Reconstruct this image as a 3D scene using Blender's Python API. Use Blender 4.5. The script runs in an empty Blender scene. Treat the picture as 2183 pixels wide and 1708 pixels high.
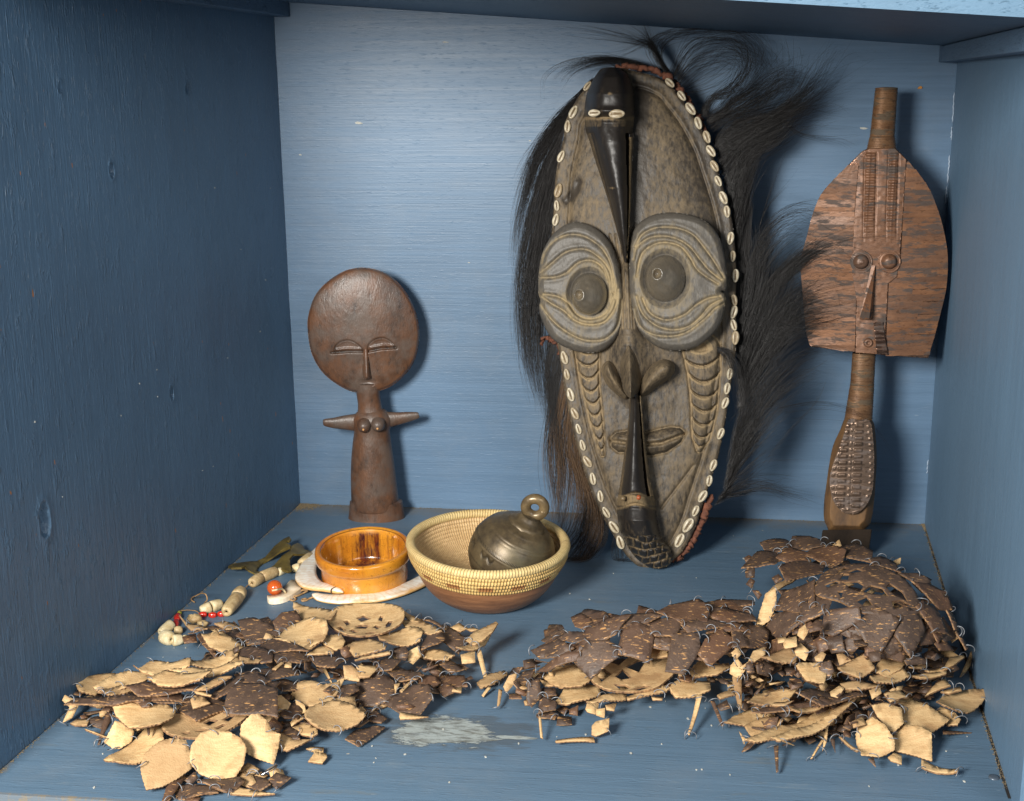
import bpy, math, random
import numpy as np
from mathutils import Vector, Matrix
from mathutils.geometry import delaunay_2d_cdt
random.seed(7); rng = np.random.default_rng(7)
sc = bpy.context.scene
COL = sc.collection

# ------------------------------------------------------------------ camera
# positions are measured in a 2183 x 1708 grid over the picture ("D") and turned into points of the room
FOC, CX, CY, HC = 2771., 1091.5, 854., 0.5492
_th, _ro = math.radians(14.13), math.radians(-.64)
_F = np.array([0, math.cos(_th), -math.sin(_th)]); _R0 = np.array([1., 0, 0]); _U0 = np.array([0, math.sin(_th), math.cos(_th)])
_R = math.cos(_ro)*_R0 + math.sin(_ro)*_U0; _U = -math.sin(_ro)*_R0 + math.cos(_ro)*_U0
CAM = np.array([0, 0, HC])
cd = bpy.data.cameras.new('camera'); cam = bpy.data.objects.new('camera', cd); COL.objects.link(cam)
cam.matrix_world = Matrix([[_R[i], _U[i], -_F[i], CAM[i]] for i in range(3)] + [[0, 0, 0, 1]])
cd.sensor_width = 36; cd.lens = FOC/2183*36; cd.clip_start = .02; cd.clip_end = 60
sc.camera = cam

# ------------------------------------------------------------------ world, lamps, exposure
w = bpy.data.worlds.new('World'); sc.world = w; w.use_nodes = True
w.node_tree.nodes['Background'].inputs[0].default_value = (.93, .96, 1, 1)
w.node_tree.nodes['Background'].inputs[1].default_value = WORLD = .21
def area(name, loc, target, size, energy, col, sy=None):
    l = bpy.data.lights.new(name, 'AREA'); l.energy = energy; l.color = col
    l.shape = 'RECTANGLE' if sy else 'DISK'; l.size = size
    if sy: l.size_y = sy
    o = bpy.data.objects.new(name, l); COL.objects.link(o); o.location = loc
    o.rotation_euler = (Vector(target)-Vector(loc)).to_track_quat('-Z', 'Y').to_euler()
    return o
area('strobe_lamp', (-.63, -.10, .75), (.05, 1.35, .25), .40, 50, (1, .97, .91))
area('fill_lamp', (.85, -.35, .95), (.0, 1.3, .25), .9, 12, (.96, .98, 1))
sc.view_settings.view_transform = 'Standard'; sc.view_settings.look = 'None'
sc.view_settings.exposure = 0; sc.view_settings.gamma = 1
sc.cycles.max_bounces = 6

# ------------------------------------------------------------------ picture grid -> room
def ray(x, y):
    x = np.asarray(x, float); y = np.asarray(y, float)
    return _F + ((x-CX)/FOC)[..., None]*_R - ((y-CY)/FOC)[..., None]*_U
def fl(x, y, z=0.):
    d = ray(x, y); return CAM + d*((np.asarray(z)-HC)/d[..., 2])[..., None]
def onp(x, y, P, N, h=0.):
    d = ray(x, y); k = (P-CAM) @ N + np.asarray(h)
    return CAM + d*(k/(d @ N))[..., None]
def nrm(v): v = np.asarray(v, float); return v/np.linalg.norm(v)

# ------------------------------------------------------------------ objects
def tag(o, label=None, cat=None, group=None, kind=None):
    if label: o['label'] = label
    if cat: o['category'] = cat
    if group: o['group'] = group
    if kind: o['kind'] = kind
    return o
def empty(name, loc, label, cat, group=None):
    o = bpy.data.objects.new(name, None); COL.objects.link(o); o.location = Vector(loc); o.empty_display_size = .02
    return tag(o, label, cat, group)
def mk(name, V, Fc, mat, parent=None, smooth=True, attrs=None, mi=None, uv=None):
    """one mesh object from room coordinates; kept in its parent's local frame"""
    V = np.asarray(V, float)
    q = parent
    while q is not None: V = V - np.array(q.location); q = q.parent
    me = bpy.data.meshes.new(name)
    if isinstance(Fc, np.ndarray):
        n, k = Fc.shape
        me.vertices.add(len(V)); me.vertices.foreach_set('co', V.ravel())
        me.loops.add(n*k); me.loops.foreach_set('vertex_index', Fc.ravel().astype(np.int32))
        me.polygons.add(n); me.polygons.foreach_set('loop_start', np.arange(n, dtype=np.int32)*k)
        me.update(calc_edges=True)
    else:
        me.from_pydata([tuple(v) for v in V], [], Fc)
    if attrs:
        for a, vals in attrs.items():
            at = me.attributes.new(a, 'FLOAT', 'POINT'); at.data.foreach_set('value', np.asarray(vals, np.float32))
    for m in (mat if isinstance(mat, (list, tuple)) else [mat]): me.materials.append(m)
    if mi is not None: me.polygons.foreach_set('material_index', np.asarray(mi, np.int32))
    if uv is not None:
        ul = me.uv_layers.new(name='UVMap'); li = np.zeros(len(me.loops), np.int32); me.loops.foreach_get('vertex_index', li)
        ul.data.foreach_set('uv', np.asarray(uv, np.float32)[li].ravel())
    me.polygons.foreach_set('use_smooth', [smooth]*len(me.polygons))
    me.validate(); me.update()
    o = bpy.data.objects.new(name, me); COL.objects.link(o); o.parent = parent
    return o

# ------------------------------------------------------------------ value noise / distances
_NT = rng.random((64, 64))
def vn(x, y, s=1., seed=0):
    x = np.asarray(x)/s + seed*7.31; y = np.asarray(y)/s + seed*3.77
    xi = np.floor(x).astype(int); yi = np.floor(y).astype(int); fx = x-xi; fy = y-yi
    fx = fx*fx*(3-2*fx); fy = fy*fy*(3-2*fy)
    g = lambda a, b: _NT[a % 64, b % 64]
    return (g(xi, yi)*(1-fx)+g(xi+1, yi)*fx)*(1-fy) + (g(xi, yi+1)*(1-fx)+g(xi+1, yi+1)*fx)*fy - .5
def fbm(x, y, s, seed=0): return vn(x, y, s, seed) + .5*vn(x, y, s/2, seed+1) + .25*vn(x, y, s/4, seed+2)
def dpoly(X, Y, pts, closed=False, near=False):
    pts = np.asarray(pts, float); best = np.full(X.shape, 1e9); NX = X.copy(); NY = Y.copy()
    n = len(pts); T = np.zeros(X.shape)
    for i in range(n if closed else n-1):
        a = pts[i]; b = pts[(i+1) % n]; d = b-a; L = max(d @ d, 1e-9)
        t = np.clip(((X-a[0])*d[0]+(Y-a[1])*d[1])/L, 0, 1)
        px = a[0]+t*d[0]; py = a[1]+t*d[1]; q = (X-px)**2+(Y-py)**2; m = q < best
        best = np.where(m, q, best)
        if near: NX = np.where(m, px, NX); NY = np.where(m, py, NY)
        T = np.where(m, (i+t)/max(n-1, 1), T)
    return (np.sqrt(best), NX, NY, T) if near else np.sqrt(best)
def inside(X, Y, pts):
    pts = np.asarray(pts, float); n = len(pts); c = np.zeros(np.shape(X), bool)
    for i in range(n):
        x1, y1 = pts[i]; x2, y2 = pts[i-1]
        if y1 == y2: continue
        c ^= ((y1 > Y) != (y2 > Y)) & (X < (x2-x1)*(Y-y1)/(y2-y1)+x1)
    return c
def smoothpoly(pts, closed=True, n=6):
    """Catmull-Rom through the points"""
    P = np.asarray(pts, float); N = len(P); out = []
    for i in range(N if closed else N-1):
        p0 = P[(i-1) % N] if closed or i > 0 else P[0]; p1 = P[i]; p2 = P[(i+1) % N]
        p3 = P[(i+2) % N] if closed or i+2 < N else P[-1]
        for k in range(n):
            t = k/n; out.append(.5*((2*p1)+(-p0+p2)*t+(2*p0-5*p1+4*p2-p3)*t*t+(-p0+3*p1-3*p2+p3)*t**3))
    if not closed: out.append(P[-1])
    return np.array(out)
def gauss(d, w): return np.exp(-(d/w)**2)

def relief(name, poly, hfun, mat, P, N, step=1.6, base=0., parent=None, back=None, smooth=True):
    """a carved relief: outline in D, height hfun(X, Y, sd) above plane (P, N); closed with side walls and a back"""
    poly = np.asarray(poly, float)
    x0, y0 = poly.min(0)-2*step; x1, y1 = poly.max(0)+2*step
    xs = np.arange(x0, x1+step, step); ys = np.arange(y0, y1+step, step)
    X, Y = np.meshgrid(xs, ys)
    d, NX, NY, _ = dpoly(X, Y, poly, True, True); ins = inside(X, Y, poly)
    snap = d < step*.72
    X = np.where(snap, NX, X); Y = np.where(snap, NY, Y); ok = ins | snap
    sd = np.where(snap, 0, d)
    h = hfun(X, Y, sd); dust = None
    if isinstance(h, tuple): h, dust = h
    V = onp(X, Y, P, N, h).reshape(-1, 3); Bk = onp(X, Y, P, N, np.full(X.shape, base) if back is None else back(X, Y, sd)).reshape(-1, 3)
    r, c = X.shape; idx = np.arange(r*c).reshape(r, c)
    q = ok[:-1, :-1] & ok[1:, :-1] & ok[:-1, 1:] & ok[1:, 1:]
    A = np.stack([idx[:-1, :-1][q], idx[1:, :-1][q], idx[1:, 1:][q], idx[:-1, 1:][q]], 1)
    nt = r*c
    edges = {}
    E = np.concatenate([A[:, [0, 1]], A[:, [1, 2]], A[:, [2, 3]], A[:, [3, 0]]])
    key = np.sort(E, 1); kk = key[:, 0]*nt+key[:, 1]
    u, inv, cnt = np.unique(kk, return_inverse=True, return_counts=True)
    bd = E[cnt[inv] == 1]
    S = np.stack([bd[:, 1], bd[:, 0], bd[:, 0]+nt, bd[:, 1]+nt], 1)
    Bq = A[:, ::-1]+nt
    Fa = np.concatenate([A, S, Bq]); V = np.concatenate([V, Bk])
    used, inv2 = np.unique(Fa, return_inverse=True)
    Fa = inv2.reshape(Fa.shape); V = V[used]
    at = None
    if dust is not None: at = {'dust': np.concatenate([dust.ravel(), dust.ravel()])[used]}
    o = mk(name, V, Fa, mat, parent, smooth, at)
    return o

def lathe(name, prof, mat, M, seg=64, parent=None, rad=None, uvs=True, caps=False):
    """prof: list of (r, z); M: 4x4 numpy placing the axis; rad(theta, i) multiplies r"""
    prof = np.asarray(prof, float); n = len(prof)
    th = np.linspace(0, 2*math.pi, seg, endpoint=False); V = []; uv = []
    s = np.concatenate([[0], np.cumsum(np.hypot(*np.diff(prof, axis=0).T))])
    for i, (r, z) in enumerate(prof):
        k = rad(th, i, prof) if rad is not None else 1.
        V.append(np.stack([r*k*np.cos(th), r*k*np.sin(th), np.full(seg, z)], 1))
        uv.append(np.stack([th/(2*math.pi), np.full(seg, s[i])], 1))
    V = np.concatenate(V); uv = np.concatenate(uv); I = np.arange(n*seg).reshape(n, seg); J = np.roll(I, -1, 1)
    Fa = np.stack([I[:-1], J[:-1], J[1:], I[1:]], -1).reshape(-1, 4)
    V = V @ M[:3, :3].T + M[:3, 3]
    o = mk(name, V, Fa, mat, parent, True, {'ang': uv[:, 0], 'arc': uv[:, 1]})
    return o
def frame(o, z, x=None):
    """4x4 with +Z along z"""
    z = nrm(z); x = np.array([1., 0, 0]) if x is None else np.asarray(x, float)
    x = nrm(x-(x @ z)*z); y = np.cross(z, x); M = np.eye(4); M[:3, 0] = x; M[:3, 1] = y; M[:3, 2] = z; M[:3, 3] = o; return M

def tube_geo(pts, rads, seg=8, flat=1., up=None, cap=True):
    """swept tube; flat squashes it along 'up'"""
    P = np.asarray(pts, float); n = len(P); rads = np.broadcast_to(rads, n); V = []; Fa = []
    T = np.gradient(P, axis=0); T /= np.linalg.norm(T, axis=1)[:, None]+1e-12
    u = np.array(up if up is not None else (.13, .21, .97)); th = np.linspace(0, 2*math.pi, seg, endpoint=False)
    for i in range(n):
        a = np.cross(T[i], u); a /= np.linalg.norm(a)+1e-9; b = np.cross(a, T[i])
        if up is None: u = b
        V.append(P[i]+rads[i]*(np.cos(th)[:, None]*a+flat*np.sin(th)[:, None]*b))
    V = np.concatenate(V); I = np.arange(n*seg).reshape(n, seg); J = np.roll(I, -1, 1)
    Fa = np.stack([I[:-1], J[:-1], J[1:], I[1:]], -1).reshape(-1, 4).tolist()
    if cap: Fa.append(list(range(seg))[::-1]); Fa.append([(n-1)*seg+k for k in range(seg)])
    return V, Fa
def tube(name, pts, rads, mat, parent=None, seg=8, flat=1., up=None, attrs=None):
    V, Fa = tube_geo(pts, rads, seg, flat, up); return mk(name, V, Fa, mat, parent, True)
def cat_geo(parts):
    V = []; Fa = []; k = 0
    for v, f in parts:
        V.append(np.asarray(v)); Fa += [[i+k for i in q] for q in f]; k += len(v)
    return np.concatenate(V), Fa

# ------------------------------------------------------------------ materials
def srgb(r, g, b):
    f = lambda c: (c/255)/12.92 if c <= 10 else ((c/255+.055)/1.055)**2.4
    return (f(r), f(g), f(b), 1)
class NT:
    def __init__(s, name):
        s.m = bpy.data.materials.new(name); s.m.use_nodes = True; s.t = s.m.node_tree; s.t.nodes.clear()
        s.out = s.t.nodes.new('ShaderNodeOutputMaterial'); s.b = s.t.nodes.new('ShaderNodeBsdfPrincipled')
        s.t.links.new(s.b.outputs[0], s.out.inputs[0])
        s.tc = s.t.nodes.new('ShaderNodeTexCoord'); s.oi = s.t.nodes.new('ShaderNodeObjectInfo')
    def set(s, n, k, v):
        if v is None: return
        if hasattr(v, 'is_output'): s.t.links.new(v, n.inputs[k])
        else: n.inputs[k].default_value = v
    def coord(s, scale=(1, 1, 1), rot=(0, 0, 0), rnd=False, src='Object', loc=(0, 0, 0)):
        m = s.t.nodes.new('ShaderNodeMapping'); m.inputs['Scale'].default_value = scale; m.inputs['Rotation'].default_value = rot
        m.inputs['Location'].default_value = loc
        v = s.tc.outputs[src]
        if rnd:
            a = s.t.nodes.new('ShaderNodeVectorMath'); a.operation = 'MULTIPLY_ADD'
            s.t.links.new(s.oi.outputs['Random'], a.inputs[0]); a.inputs[1].default_value = (3.1, 5.7, 9.3); s.t.links.new(v, a.inputs[2]); v = a.outputs[0]
        s.t.links.new(v, m.inputs[0]); return m.outputs[0]
    def noise(s, vec, scale=5., detail=3., rough=.55, dist=0.):
        n = s.t.nodes.new('ShaderNodeTexNoise'); s.set(n, 'Vector', vec); s.set(n, 'Scale', scale); s.set(n, 'Detail', detail)
        s.set(n, 'Roughness', rough); s.set(n, 'Distortion', dist); return n.outputs[0]
    def ramp(s, f, *st):
        n = s.t.nodes.new('ShaderNodeValToRGB'); e = n.color_ramp.elements
        while len(e) < len(st): e.new(.5)
        for i, (p, c) in enumerate(st): e[i].position = p; e[i].color = c if not isinstance(c, (int, float)) else (c, c, c, 1)
        s.set(n, 0, f); return n.outputs[0]
    def mix(s, f, a, b, mode='MIX'):
        n = s.t.nodes.new('ShaderNodeMix'); n.data_type = 'RGBA'; n.blend_type = mode
        s.set(n, 0, f); s.set(n, 6, a); s.set(n, 7, b); return n.outputs[2]
    def math(s, op, a, b=None, c=None, clamp=False):
        n = s.t.nodes.new('ShaderNodeMath'); n.operation = op; n.use_clamp = clamp
        s.set(n, 0, a); s.set(n, 1, b)
        if c is not None: s.set(n, 2, c)
        return n.outputs[0]
    def attr(s, name):
        n = s.t.nodes.new('ShaderNodeAttribute'); n.attribute_name = name; return n.outputs['Fac']
    def sep(s, v):
        n = s.t.nodes.new('ShaderNodeSeparateXYZ'); s.t.links.new(v, n.inputs[0]); return n.outputs
    def bump(s, h, dist=.001, strength=1., nor=None):
        n = s.t.nodes.new('ShaderNodeBump'); s.set(n, 'Height', h); n.inputs['Distance'].default_value = dist; n.inputs['Strength'].default_value = strength
        if nor is not None: s.t.links.new(nor, n.inputs['Normal'])
        return n.outputs[0]
    def done(s, col=None, rough=None, nor=None, metal=None, coat=None, spec=None, sss=None, coat_r=None, trans=None):
        for k, v in (('Base Color', col), ('Roughness', rough), ('Normal', nor), ('Metallic', metal), ('Coat Weight', coat), ('Coat Roughness', coat_r),
                     ('Specular IOR Level', spec), ('Subsurface Weight', sss), ('Transmission Weight', trans)): s.set(s.b, k, v)
        if sss: s.b.inputs['Subsurface Radius'].default_value = (.004, .002, .001)
        return s.m
HB = 'smooth'

def paint(name, base, grain, dark=.78, dust=None, chips=(), patch=None, rough=.42, bumpd=.0006, orange=0., lump=1.1, spec=.42, scuff=.0):
    """brushed blue paint; grain = axis along which the brush marks run (0 x, 1 y, 2 z of the board)"""
    t = NT(name); sc1 = [1, 1, 1]
    for i in range(3): sc1[i] = 8 if i == grain else 560
    sc2 = [(5 if i == grain else 170) for i in range(3)]; sc3 = [(26 if i == grain else 260) for i in range(3)]
    g1 = t.noise(t.coord(sc1), 1, 3, .6); g2 = t.noise(t.coord(sc2), 1, 3, .6, .3); g3 = t.noise(t.coord(sc3), 1, 2, .5)
    big = t.noise(t.coord((5, 5, 5)), 1, 3, .5)
    d = tuple(c*dark for c in base[:3])+(1,); l = tuple(min(1, c*1.22) for c in base[:3])+(1,)
    c = t.mix(t.ramp(big, (.3, 0), (.7, 1)), d, base)
    c = t.mix(t.ramp(g2, (.36, .0), (.64, .35)), c, l)
    c = t.mix(t.ramp(g1, (.28, .28), (.40, 0)), c, tuple(x*.55 for x in base[:3])+(1,))
    # pale rubbed specks
    sp = t.noise(t.coord([(45 if i == grain else 210) for i in range(3)]), 1, 2, .7)
    c = t.mix(t.ramp(sp, (.74, 0), (.77, .4)), c, srgb(150, 165, 178))
    if orange:
        so = t.noise(t.coord([(60 if i == grain else 160) for i in range(3)], loc=(3, 1, 2)), 1, 1, .5)
        c = t.mix(t.ramp(so, (orange, 0), (orange+.012, 1)), c, srgb(170, 110, 60))
    h = t.math('ADD', t.math('MULTIPLY', g1, .9), t.math('ADD', t.math('MULTIPLY', g2, .35), t.math('MULTIPLY', g3, .45)))
    blob = t.noise(t.coord([(30 if i == grain else 90) for i in range(3)]), 1, 4, .7)
    h = t.math('ADD', h, t.math('MULTIPLY', t.ramp(blob, (.56, 0), (.70, 1)), lump))
    if scuff:
        u = t.noise(t.coord([(22 if i == grain else 75) for i in range(3)], loc=(6, 3, 8)), 1, 5, .8); c = t.mix(t.ramp(u, (.68, 0), (.71, scuff)), c, tuple(x*.45 for x in base[:3])+(1,))
        u = t.noise(t.coord((7, 7, 7), loc=(1, 8, 3)), 1, 5, .7); c = t.mix(t.ramp(u, (.5, 0), (.7, .16)), c, srgb(138, 140, 140))
    if dust is not None:   # settled brown dust: dust(t) gives a mask
        c = t.mix(dust(t), c, srgb(128, 116, 96))
    if patch is not None: c, h = patch(t, c, h)
    gl_ = t.noise(t.coord([(70 if i == grain else 420) for i in range(3)], loc=(9, 9, 9)), 1, 2, .6); h = t.math('ADD', h, t.math('MULTIPLY', t.ramp(gl_, (.60, 0), (.72, 1)), .25+.6*lump))
    r = t.math('ADD', rough-.08, t.math('MULTIPLY', g2, .22))
    return t.done(c, r, t.bump(h, bumpd, .9), spec=spec)
def band(t, axis, at, width, src=None, namp=.012, nscale=30):
    """mask near coordinate `at` on an axis, ragged by noise"""
    s = t.sep(t.coord()); n = t.noise(t.coord((nscale,)*3), 1, 4, .7)
    v = t.math('ABSOLUTE', t.math('SUBTRACT', s[axis], at))
    v = t.math('ADD', v, t.math('MULTIPLY', t.math('SUBTRACT', n, .5), -namp*4))
    return t.ramp(t.math('DIVIDE', v, width), (0., .75), (1., 0))
# ------------------------------------------------------------------ the cubby: floor, walls, ceiling, battens
BL, BR = fl(640, 1074), fl(1971, 1118); FLp, FRp = fl(0, 1644), fl(2155, 1701)
EX = nrm(BR-BL); NB = np.array([EX[1], -EX[0], 0])          # back wall normal, towards the camera
if NB[1] > 0: NB = -NB
DL = nrm(FLp-BL); DR = nrm(FRp-BR); UPV = np.array([0, 0, 1.])
PBW = BL
def onwall(x, y, A, B):
    n = np.cross(B-A, UPV); n = nrm(n); return onp(np.float64(x), np.float64(y), A, n)
ZL = onwall(583, 3, BL, BR)[2]; ZR = onwall(2042, 100, BL, BR)[2]
FE_L = fl(-60, 1683.); FE_R = fl(2150, 1703)
eL = BL+DL*((FE_L-BL) @ DL); eR = BR+DR*((FE_R-BR) @ DR)
def panel(name, O, ax, ay, sx, sy, mat, res=2, disp=None, thick=.018, kind='structure'):
    """a board with origin O, in-plane axes ax, ay (local x, y); local z = outward normal; disp(x, y) moves its face"""
    ax = nrm(ax); az = nrm(np.cross(ax, ay)); ay2 = np.asarray(ay, float)
    nx = max(2, int(res)+1); ny = max(2, int(res*sy/sx)+1)
    X, Y = np.meshgrid(np.linspace(0, sx, nx), np.linspace(0, sy, ny)); Z = disp(X, Y) if disp is not None else np.zeros_like(X)
    V = np.stack([X.ravel(), Y.ravel(), Z.ravel()], 1); I = np.arange(nx*ny).reshape(ny, nx)
    Fa = np.stack([I[:-1, :-1], I[:-1, 1:], I[1:, 1:], I[1:, :-1]], -1).reshape(-1, 4).tolist()
    k = len(V); V = np.concatenate([V, [[0, 0, -thick], [sx, 0, -thick], [sx, sy, -thick], [0, sy, -thick]]])
    Fa.append([k+3, k+2, k+1, k])
    Fa.append([*I[0, ::-1].tolist(), k, k+1]); Fa.append([*I[:, -1][::-1].tolist(), k+1, k+2]); Fa.append([*I[-1, :].tolist(), k+2, k+3]); Fa.append([*I[:, 0].tolist(), k+3, k])
    o = mk(name, V, Fa, mat, None, False)
    if disp is not None:
        o.data.polygons.foreach_set('use_smooth', [True]*((nx-1)*(ny-1))+[False]*5)
    M = np.eye(4); M[:3, 0] = ax; M[:3, 1] = ay2; M[:3, 2] = az; M[:3, 3] = O; o.matrix_world = Matrix(M.tolist())
    return tag(o, kind=kind)

BLUE = srgb(94, 128, 166)
wB = np.linalg.norm(BR-BL)
hB = max(ZL, ZR)+.05
def back_dust(t):
    return band(t, 1, 0., .006, namp=.006, nscale=60)
MBACK = paint('blue paint, back board', srgb(92, 118, 144), 0, .82, None, rough=.42, bumpd=.00026, lump=.35, scuff=.6)
panel('back_wall', BL-EX*.05, EX, UPV, wB+.1, hB, MBACK)
# left wall: knots and holes are real dents in the board
dLl = np.linalg.norm(eL-BL)+.03
def lw_coord(x, y):
    p = onwall(x, y, eL, BL); return (p-(BL+DL*dLl)) @ (-DL), p[2]
dents = [(238, 364, .0030, .0055, .006), (366, 838, .0028, .0055, .006), (95, 1108, .0062, .0125, .007), (128, 186, .0015, .004, .001), (398, 190, .002, .004, .0015)]
dents = [(*lw_coord(a, b), c, d, e) for a, b, c, d, e in dents]
def lw_disp(X, Y):
    Z = .0006*fbm(X*1000, Y*1000, 60, 3)
    for a, b, rx, ry, dp in dents:
        q = np.hypot((X-a)/rx, (Y-b)/ry) + .35*vn(X*1000, Y*1000, 3, 5)
        Z -= dp*np.clip(1.25-q, 0, .6)/.6; Z += .0007*np.exp(-((q-1.5)/.3)**2)
    return Z
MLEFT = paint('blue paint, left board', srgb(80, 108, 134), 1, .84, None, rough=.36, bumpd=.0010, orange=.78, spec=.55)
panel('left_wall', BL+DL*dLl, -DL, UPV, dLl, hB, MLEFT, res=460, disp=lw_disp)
MRIGHT = paint('blue paint, right board', srgb(94, 121, 145), 1, .92, None, rough=.46, bumpd=.00025)
dRl = np.linalg.norm(eR-BR)+.03
panel('right_wall', BR+NB*0, DR, UPV, dRl, hB, MRIGHT)
# floor board, in the frame of the back wall: local x along it, y towards the back
FO = eL + (eL-BL)*0; FX = nrm(eR-eL)
FY = nrm(BL-eL)
fw = np.linalg.norm(eR-eL)+.1
def fl_loc(x, y):
    p = fl(x, y)-(FO-FX*.05); A = np.array([[FX[0], FY[0]], [FX[1], FY[1]]]); return np.linalg.solve(A, p[:2])
pc = fl_loc(980, 1522)
def patch(t, c, h):
    s = t.sep(t.coord()); n = t.noise(t.coord((28, 90, 30)), 1, 5, .75); n2 = t.noise(t.coord((9, 30, 9)), 1, 4, .65)
    def ell(cx, cy, rx, ry, k=.85):
        a = t.math('POWER', t.math('DIVIDE', t.math('SUBTRACT', s[0], float(cx)), rx), 2.); b = t.math('POWER', t.math('DIVIDE', t.math('SUBTRACT', s[1], float(cy)), ry), 2.)
        v = t.math('SQRT', t.math('ADD', a, b)); v = t.math('ADD', v, t.math('MULTIPLY', t.math('SUBTRACT', n, .5), k*1.6))
        return t.math('ADD', v, t.math('MULTIPLY', t.math('SUBTRACT', n2, .5), k))
    v = t.math('MINIMUM', ell(pc[0], pc[1], .050, .033), ell(pc[0]+.064, pc[1]-.004, .020, .0035))
    wide = ell(pc[0]+.006, pc[1], .078, .036, 1.1)
    c = t.mix(t.ramp(wide, (.75, .55), (1.0, 0)), c, srgb(74, 78, 80))
    pc_col = t.mix(t.ramp(t.noise(t.coord((60, 190, 60)), 1, 4, .7), (.38, 0), (.55, 1)), srgb(104, 106, 102), srgb(152, 160, 158))
    m = t.ramp(v, (.80, 1), (.86, 0)); c = t.mix(m, c, pc_col)
    h = t.math('SUBTRACT', h, t.math('MULTIPLY', m, 3.2))
    # scratches and worn pale spots
    w = t.noise(t.coord((14, 60, 14), loc=(2, 2, 0)), 1, 5, .75); c = t.mix(t.ramp(w, (.60, 0), (.72, .42)), c, srgb(120, 132, 140))
    yel = t.noise(t.coord((10, 40, 10), loc=(5, 2, 0)), 1, 5, .7); c = t.mix(t.ramp(yel, (.62, 0), (.75, .45)), c, srgb(112, 108, 92))
    cr = t.noise(t.coord((150, 220, 100), loc=(1, 7, 0)), 1, 1, .5); c = t.mix(t.ramp(cr, (.80, 0), (.82, .9)), c, srgb(170, 165, 150))
    return c, h
flen = np.linalg.norm(BL-eL)+.02
def fdust(t):
    a = band(t, 1, flen-.02, .040, namp=.02, nscale=26); b = band(t, 0, .05, .006, namp=.006, nscale=40)
    e = t.sep(t.coord()); k = t.noise(t.coord((50, 50, 50)), 1, 4, .8)
    front = t.math('MULTIPLY', t.ramp(t.math('DIVIDE', e[1], .004), (.5, 1.), (1., 0)), t.ramp(k, (.40, 1.), (.52, .3)))
    m = t.math('MAXIMUM', t.math('MAXIMUM', a, b), front); return m
MFLOOR = paint('blue paint, floor board', srgb(88, 112, 133), 0, .82, fdust, patch=patch, rough=.46, bumpd=.00034, lump=.5, scuff=.5)
panel('floor', FO-FX*.05, FX, FY, fw, flen, MFLOOR, thick=.02)
# dark gap and crumbs along the right wall
MDUST = NT('brown dust').done(srgb(118, 104, 80), 1.)
MWOOD0 = NT('bare edge').done(srgb(150, 138, 120), .9)
# crumbs of dust in the corners: nobody could count them
V = []; Fa = []
def crumb(p, r):
    k = len(V); a = random.random()*6
    for i in range(3): V.append((p[0]+r*math.cos(a+i*2.1), p[1]+r*math.sin(a+i*2.1), p[2]))
    V.append((p[0], p[1], p[2]+r*.8)); Fa.extend([[k, k+1, k+3], [k+1, k+2, k+3], [k+2, k, k+3]])
for i in range(5200):
    u = random.random(); k = random.choice('blrrcc')
    off = abs(random.gauss(0, .0034))
    if k == 'b': p = BL+EX*wB*u+NB*off
    elif k == 'l': p = BL+(eL-BL)*u*.98+EX*off*.6
    elif k == 'r': p = BR+(eR-BR)*u*.98-EX*off*.5
    else: p = (BL if random.random() < .5 else BR-EX*.004)+NB*abs(random.gauss(0, .010))+EX*abs(random.gauss(0, .012))
    if (p-BR) @ EX > 0: continue
    crumb((p[0], p[1], .0002), random.uniform(.0002, .0009)*(1.5 if k == 'c' else 1))
tag(mk('dust', V, Fa, MDUST, None, False), 'brown dust and crumbs lying along the floor edges of the cubby', None, None, 'stuff')
# front face of the floor board with its own rubbed edge
MEDGE = paint('blue paint, shelf edge', srgb(104, 126, 146), 0, .9, None, rough=.5, bumpd=.0009)
panel('shelf_edge', FO-FX*.05-np.array([0, 0, .062]), FX, UPV, fw, .0595, MEDGE, thick=.004)
# ceiling board; its two back corners come from the picture, the board leans down to the right
RW = onwall
cB0 = BL+UPV*ZL; cB1 = BR+UPV*ZR
NRW = nrm(np.cross(DR, UPV)); NRW = NRW if NRW @ EX < 0 else -NRW
bp = onp(np.float64(2183), np.float64(60), BR+NRW*.02, NRW)     # where the ceiling meets the right batten, near the frame
slopeR = (bp[2]-ZR)/np.linalg.norm((bp-BR)[:2])
n_c = np.cross(cB1-cB0, DR+UPV*slopeR); n_c = nrm(n_c); n_c = n_c if n_c[2] < 0 else -n_c
c0 = onp(np.float64(1876), np.float64(15), cB1, n_c); c1 = onp(np.float64(2183), np.float64(33), cB1, n_c)
cdir = nrm(c1-c0); cl = c0-cdir*((c0-BL) @ EX+.12)
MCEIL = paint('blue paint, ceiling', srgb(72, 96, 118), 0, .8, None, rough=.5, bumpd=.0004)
cback = cB0-EX*.06+(cB0-cB1)*.075*0
CW = np.linalg.norm(cB1-cB0)+.12
A0 = cB0-nrm(cB1-cB0)*.06; A1 = cB1+nrm(cB1-cB0)*.06; B1 = cl+cdir*CW*1.05; B0 = cl
def slab(name, quad, nout, t, mat):
    q = np.array(quad); V = np.concatenate([q, q-nout*t])
    o = mk(name, V-q[0], [[0, 1, 2, 3], [7, 6, 5, 4], [0, 4, 5, 1], [1, 5, 6, 2], [2, 6, 7, 3], [3, 7, 4, 0]], mat, None, False); o.location = q[0]
    return tag(o, kind='structure')
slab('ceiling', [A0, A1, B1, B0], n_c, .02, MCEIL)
MFACE = paint('pale blue paint, ceiling edge', srgb(84, 112, 134), 0, .9, None, rough=.6, bumpd=.0008)
fq = [B0, B1, B1+UPV*.09, B0+UPV*.09]; fn = nrm(np.cross(B1-B0, UPV)); fn = fn if fn[1] < 0 else -fn
slab('ceiling_edge', [q+fn*.006-UPV*.0015 for q in fq], fn, .005, MFACE)
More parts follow.
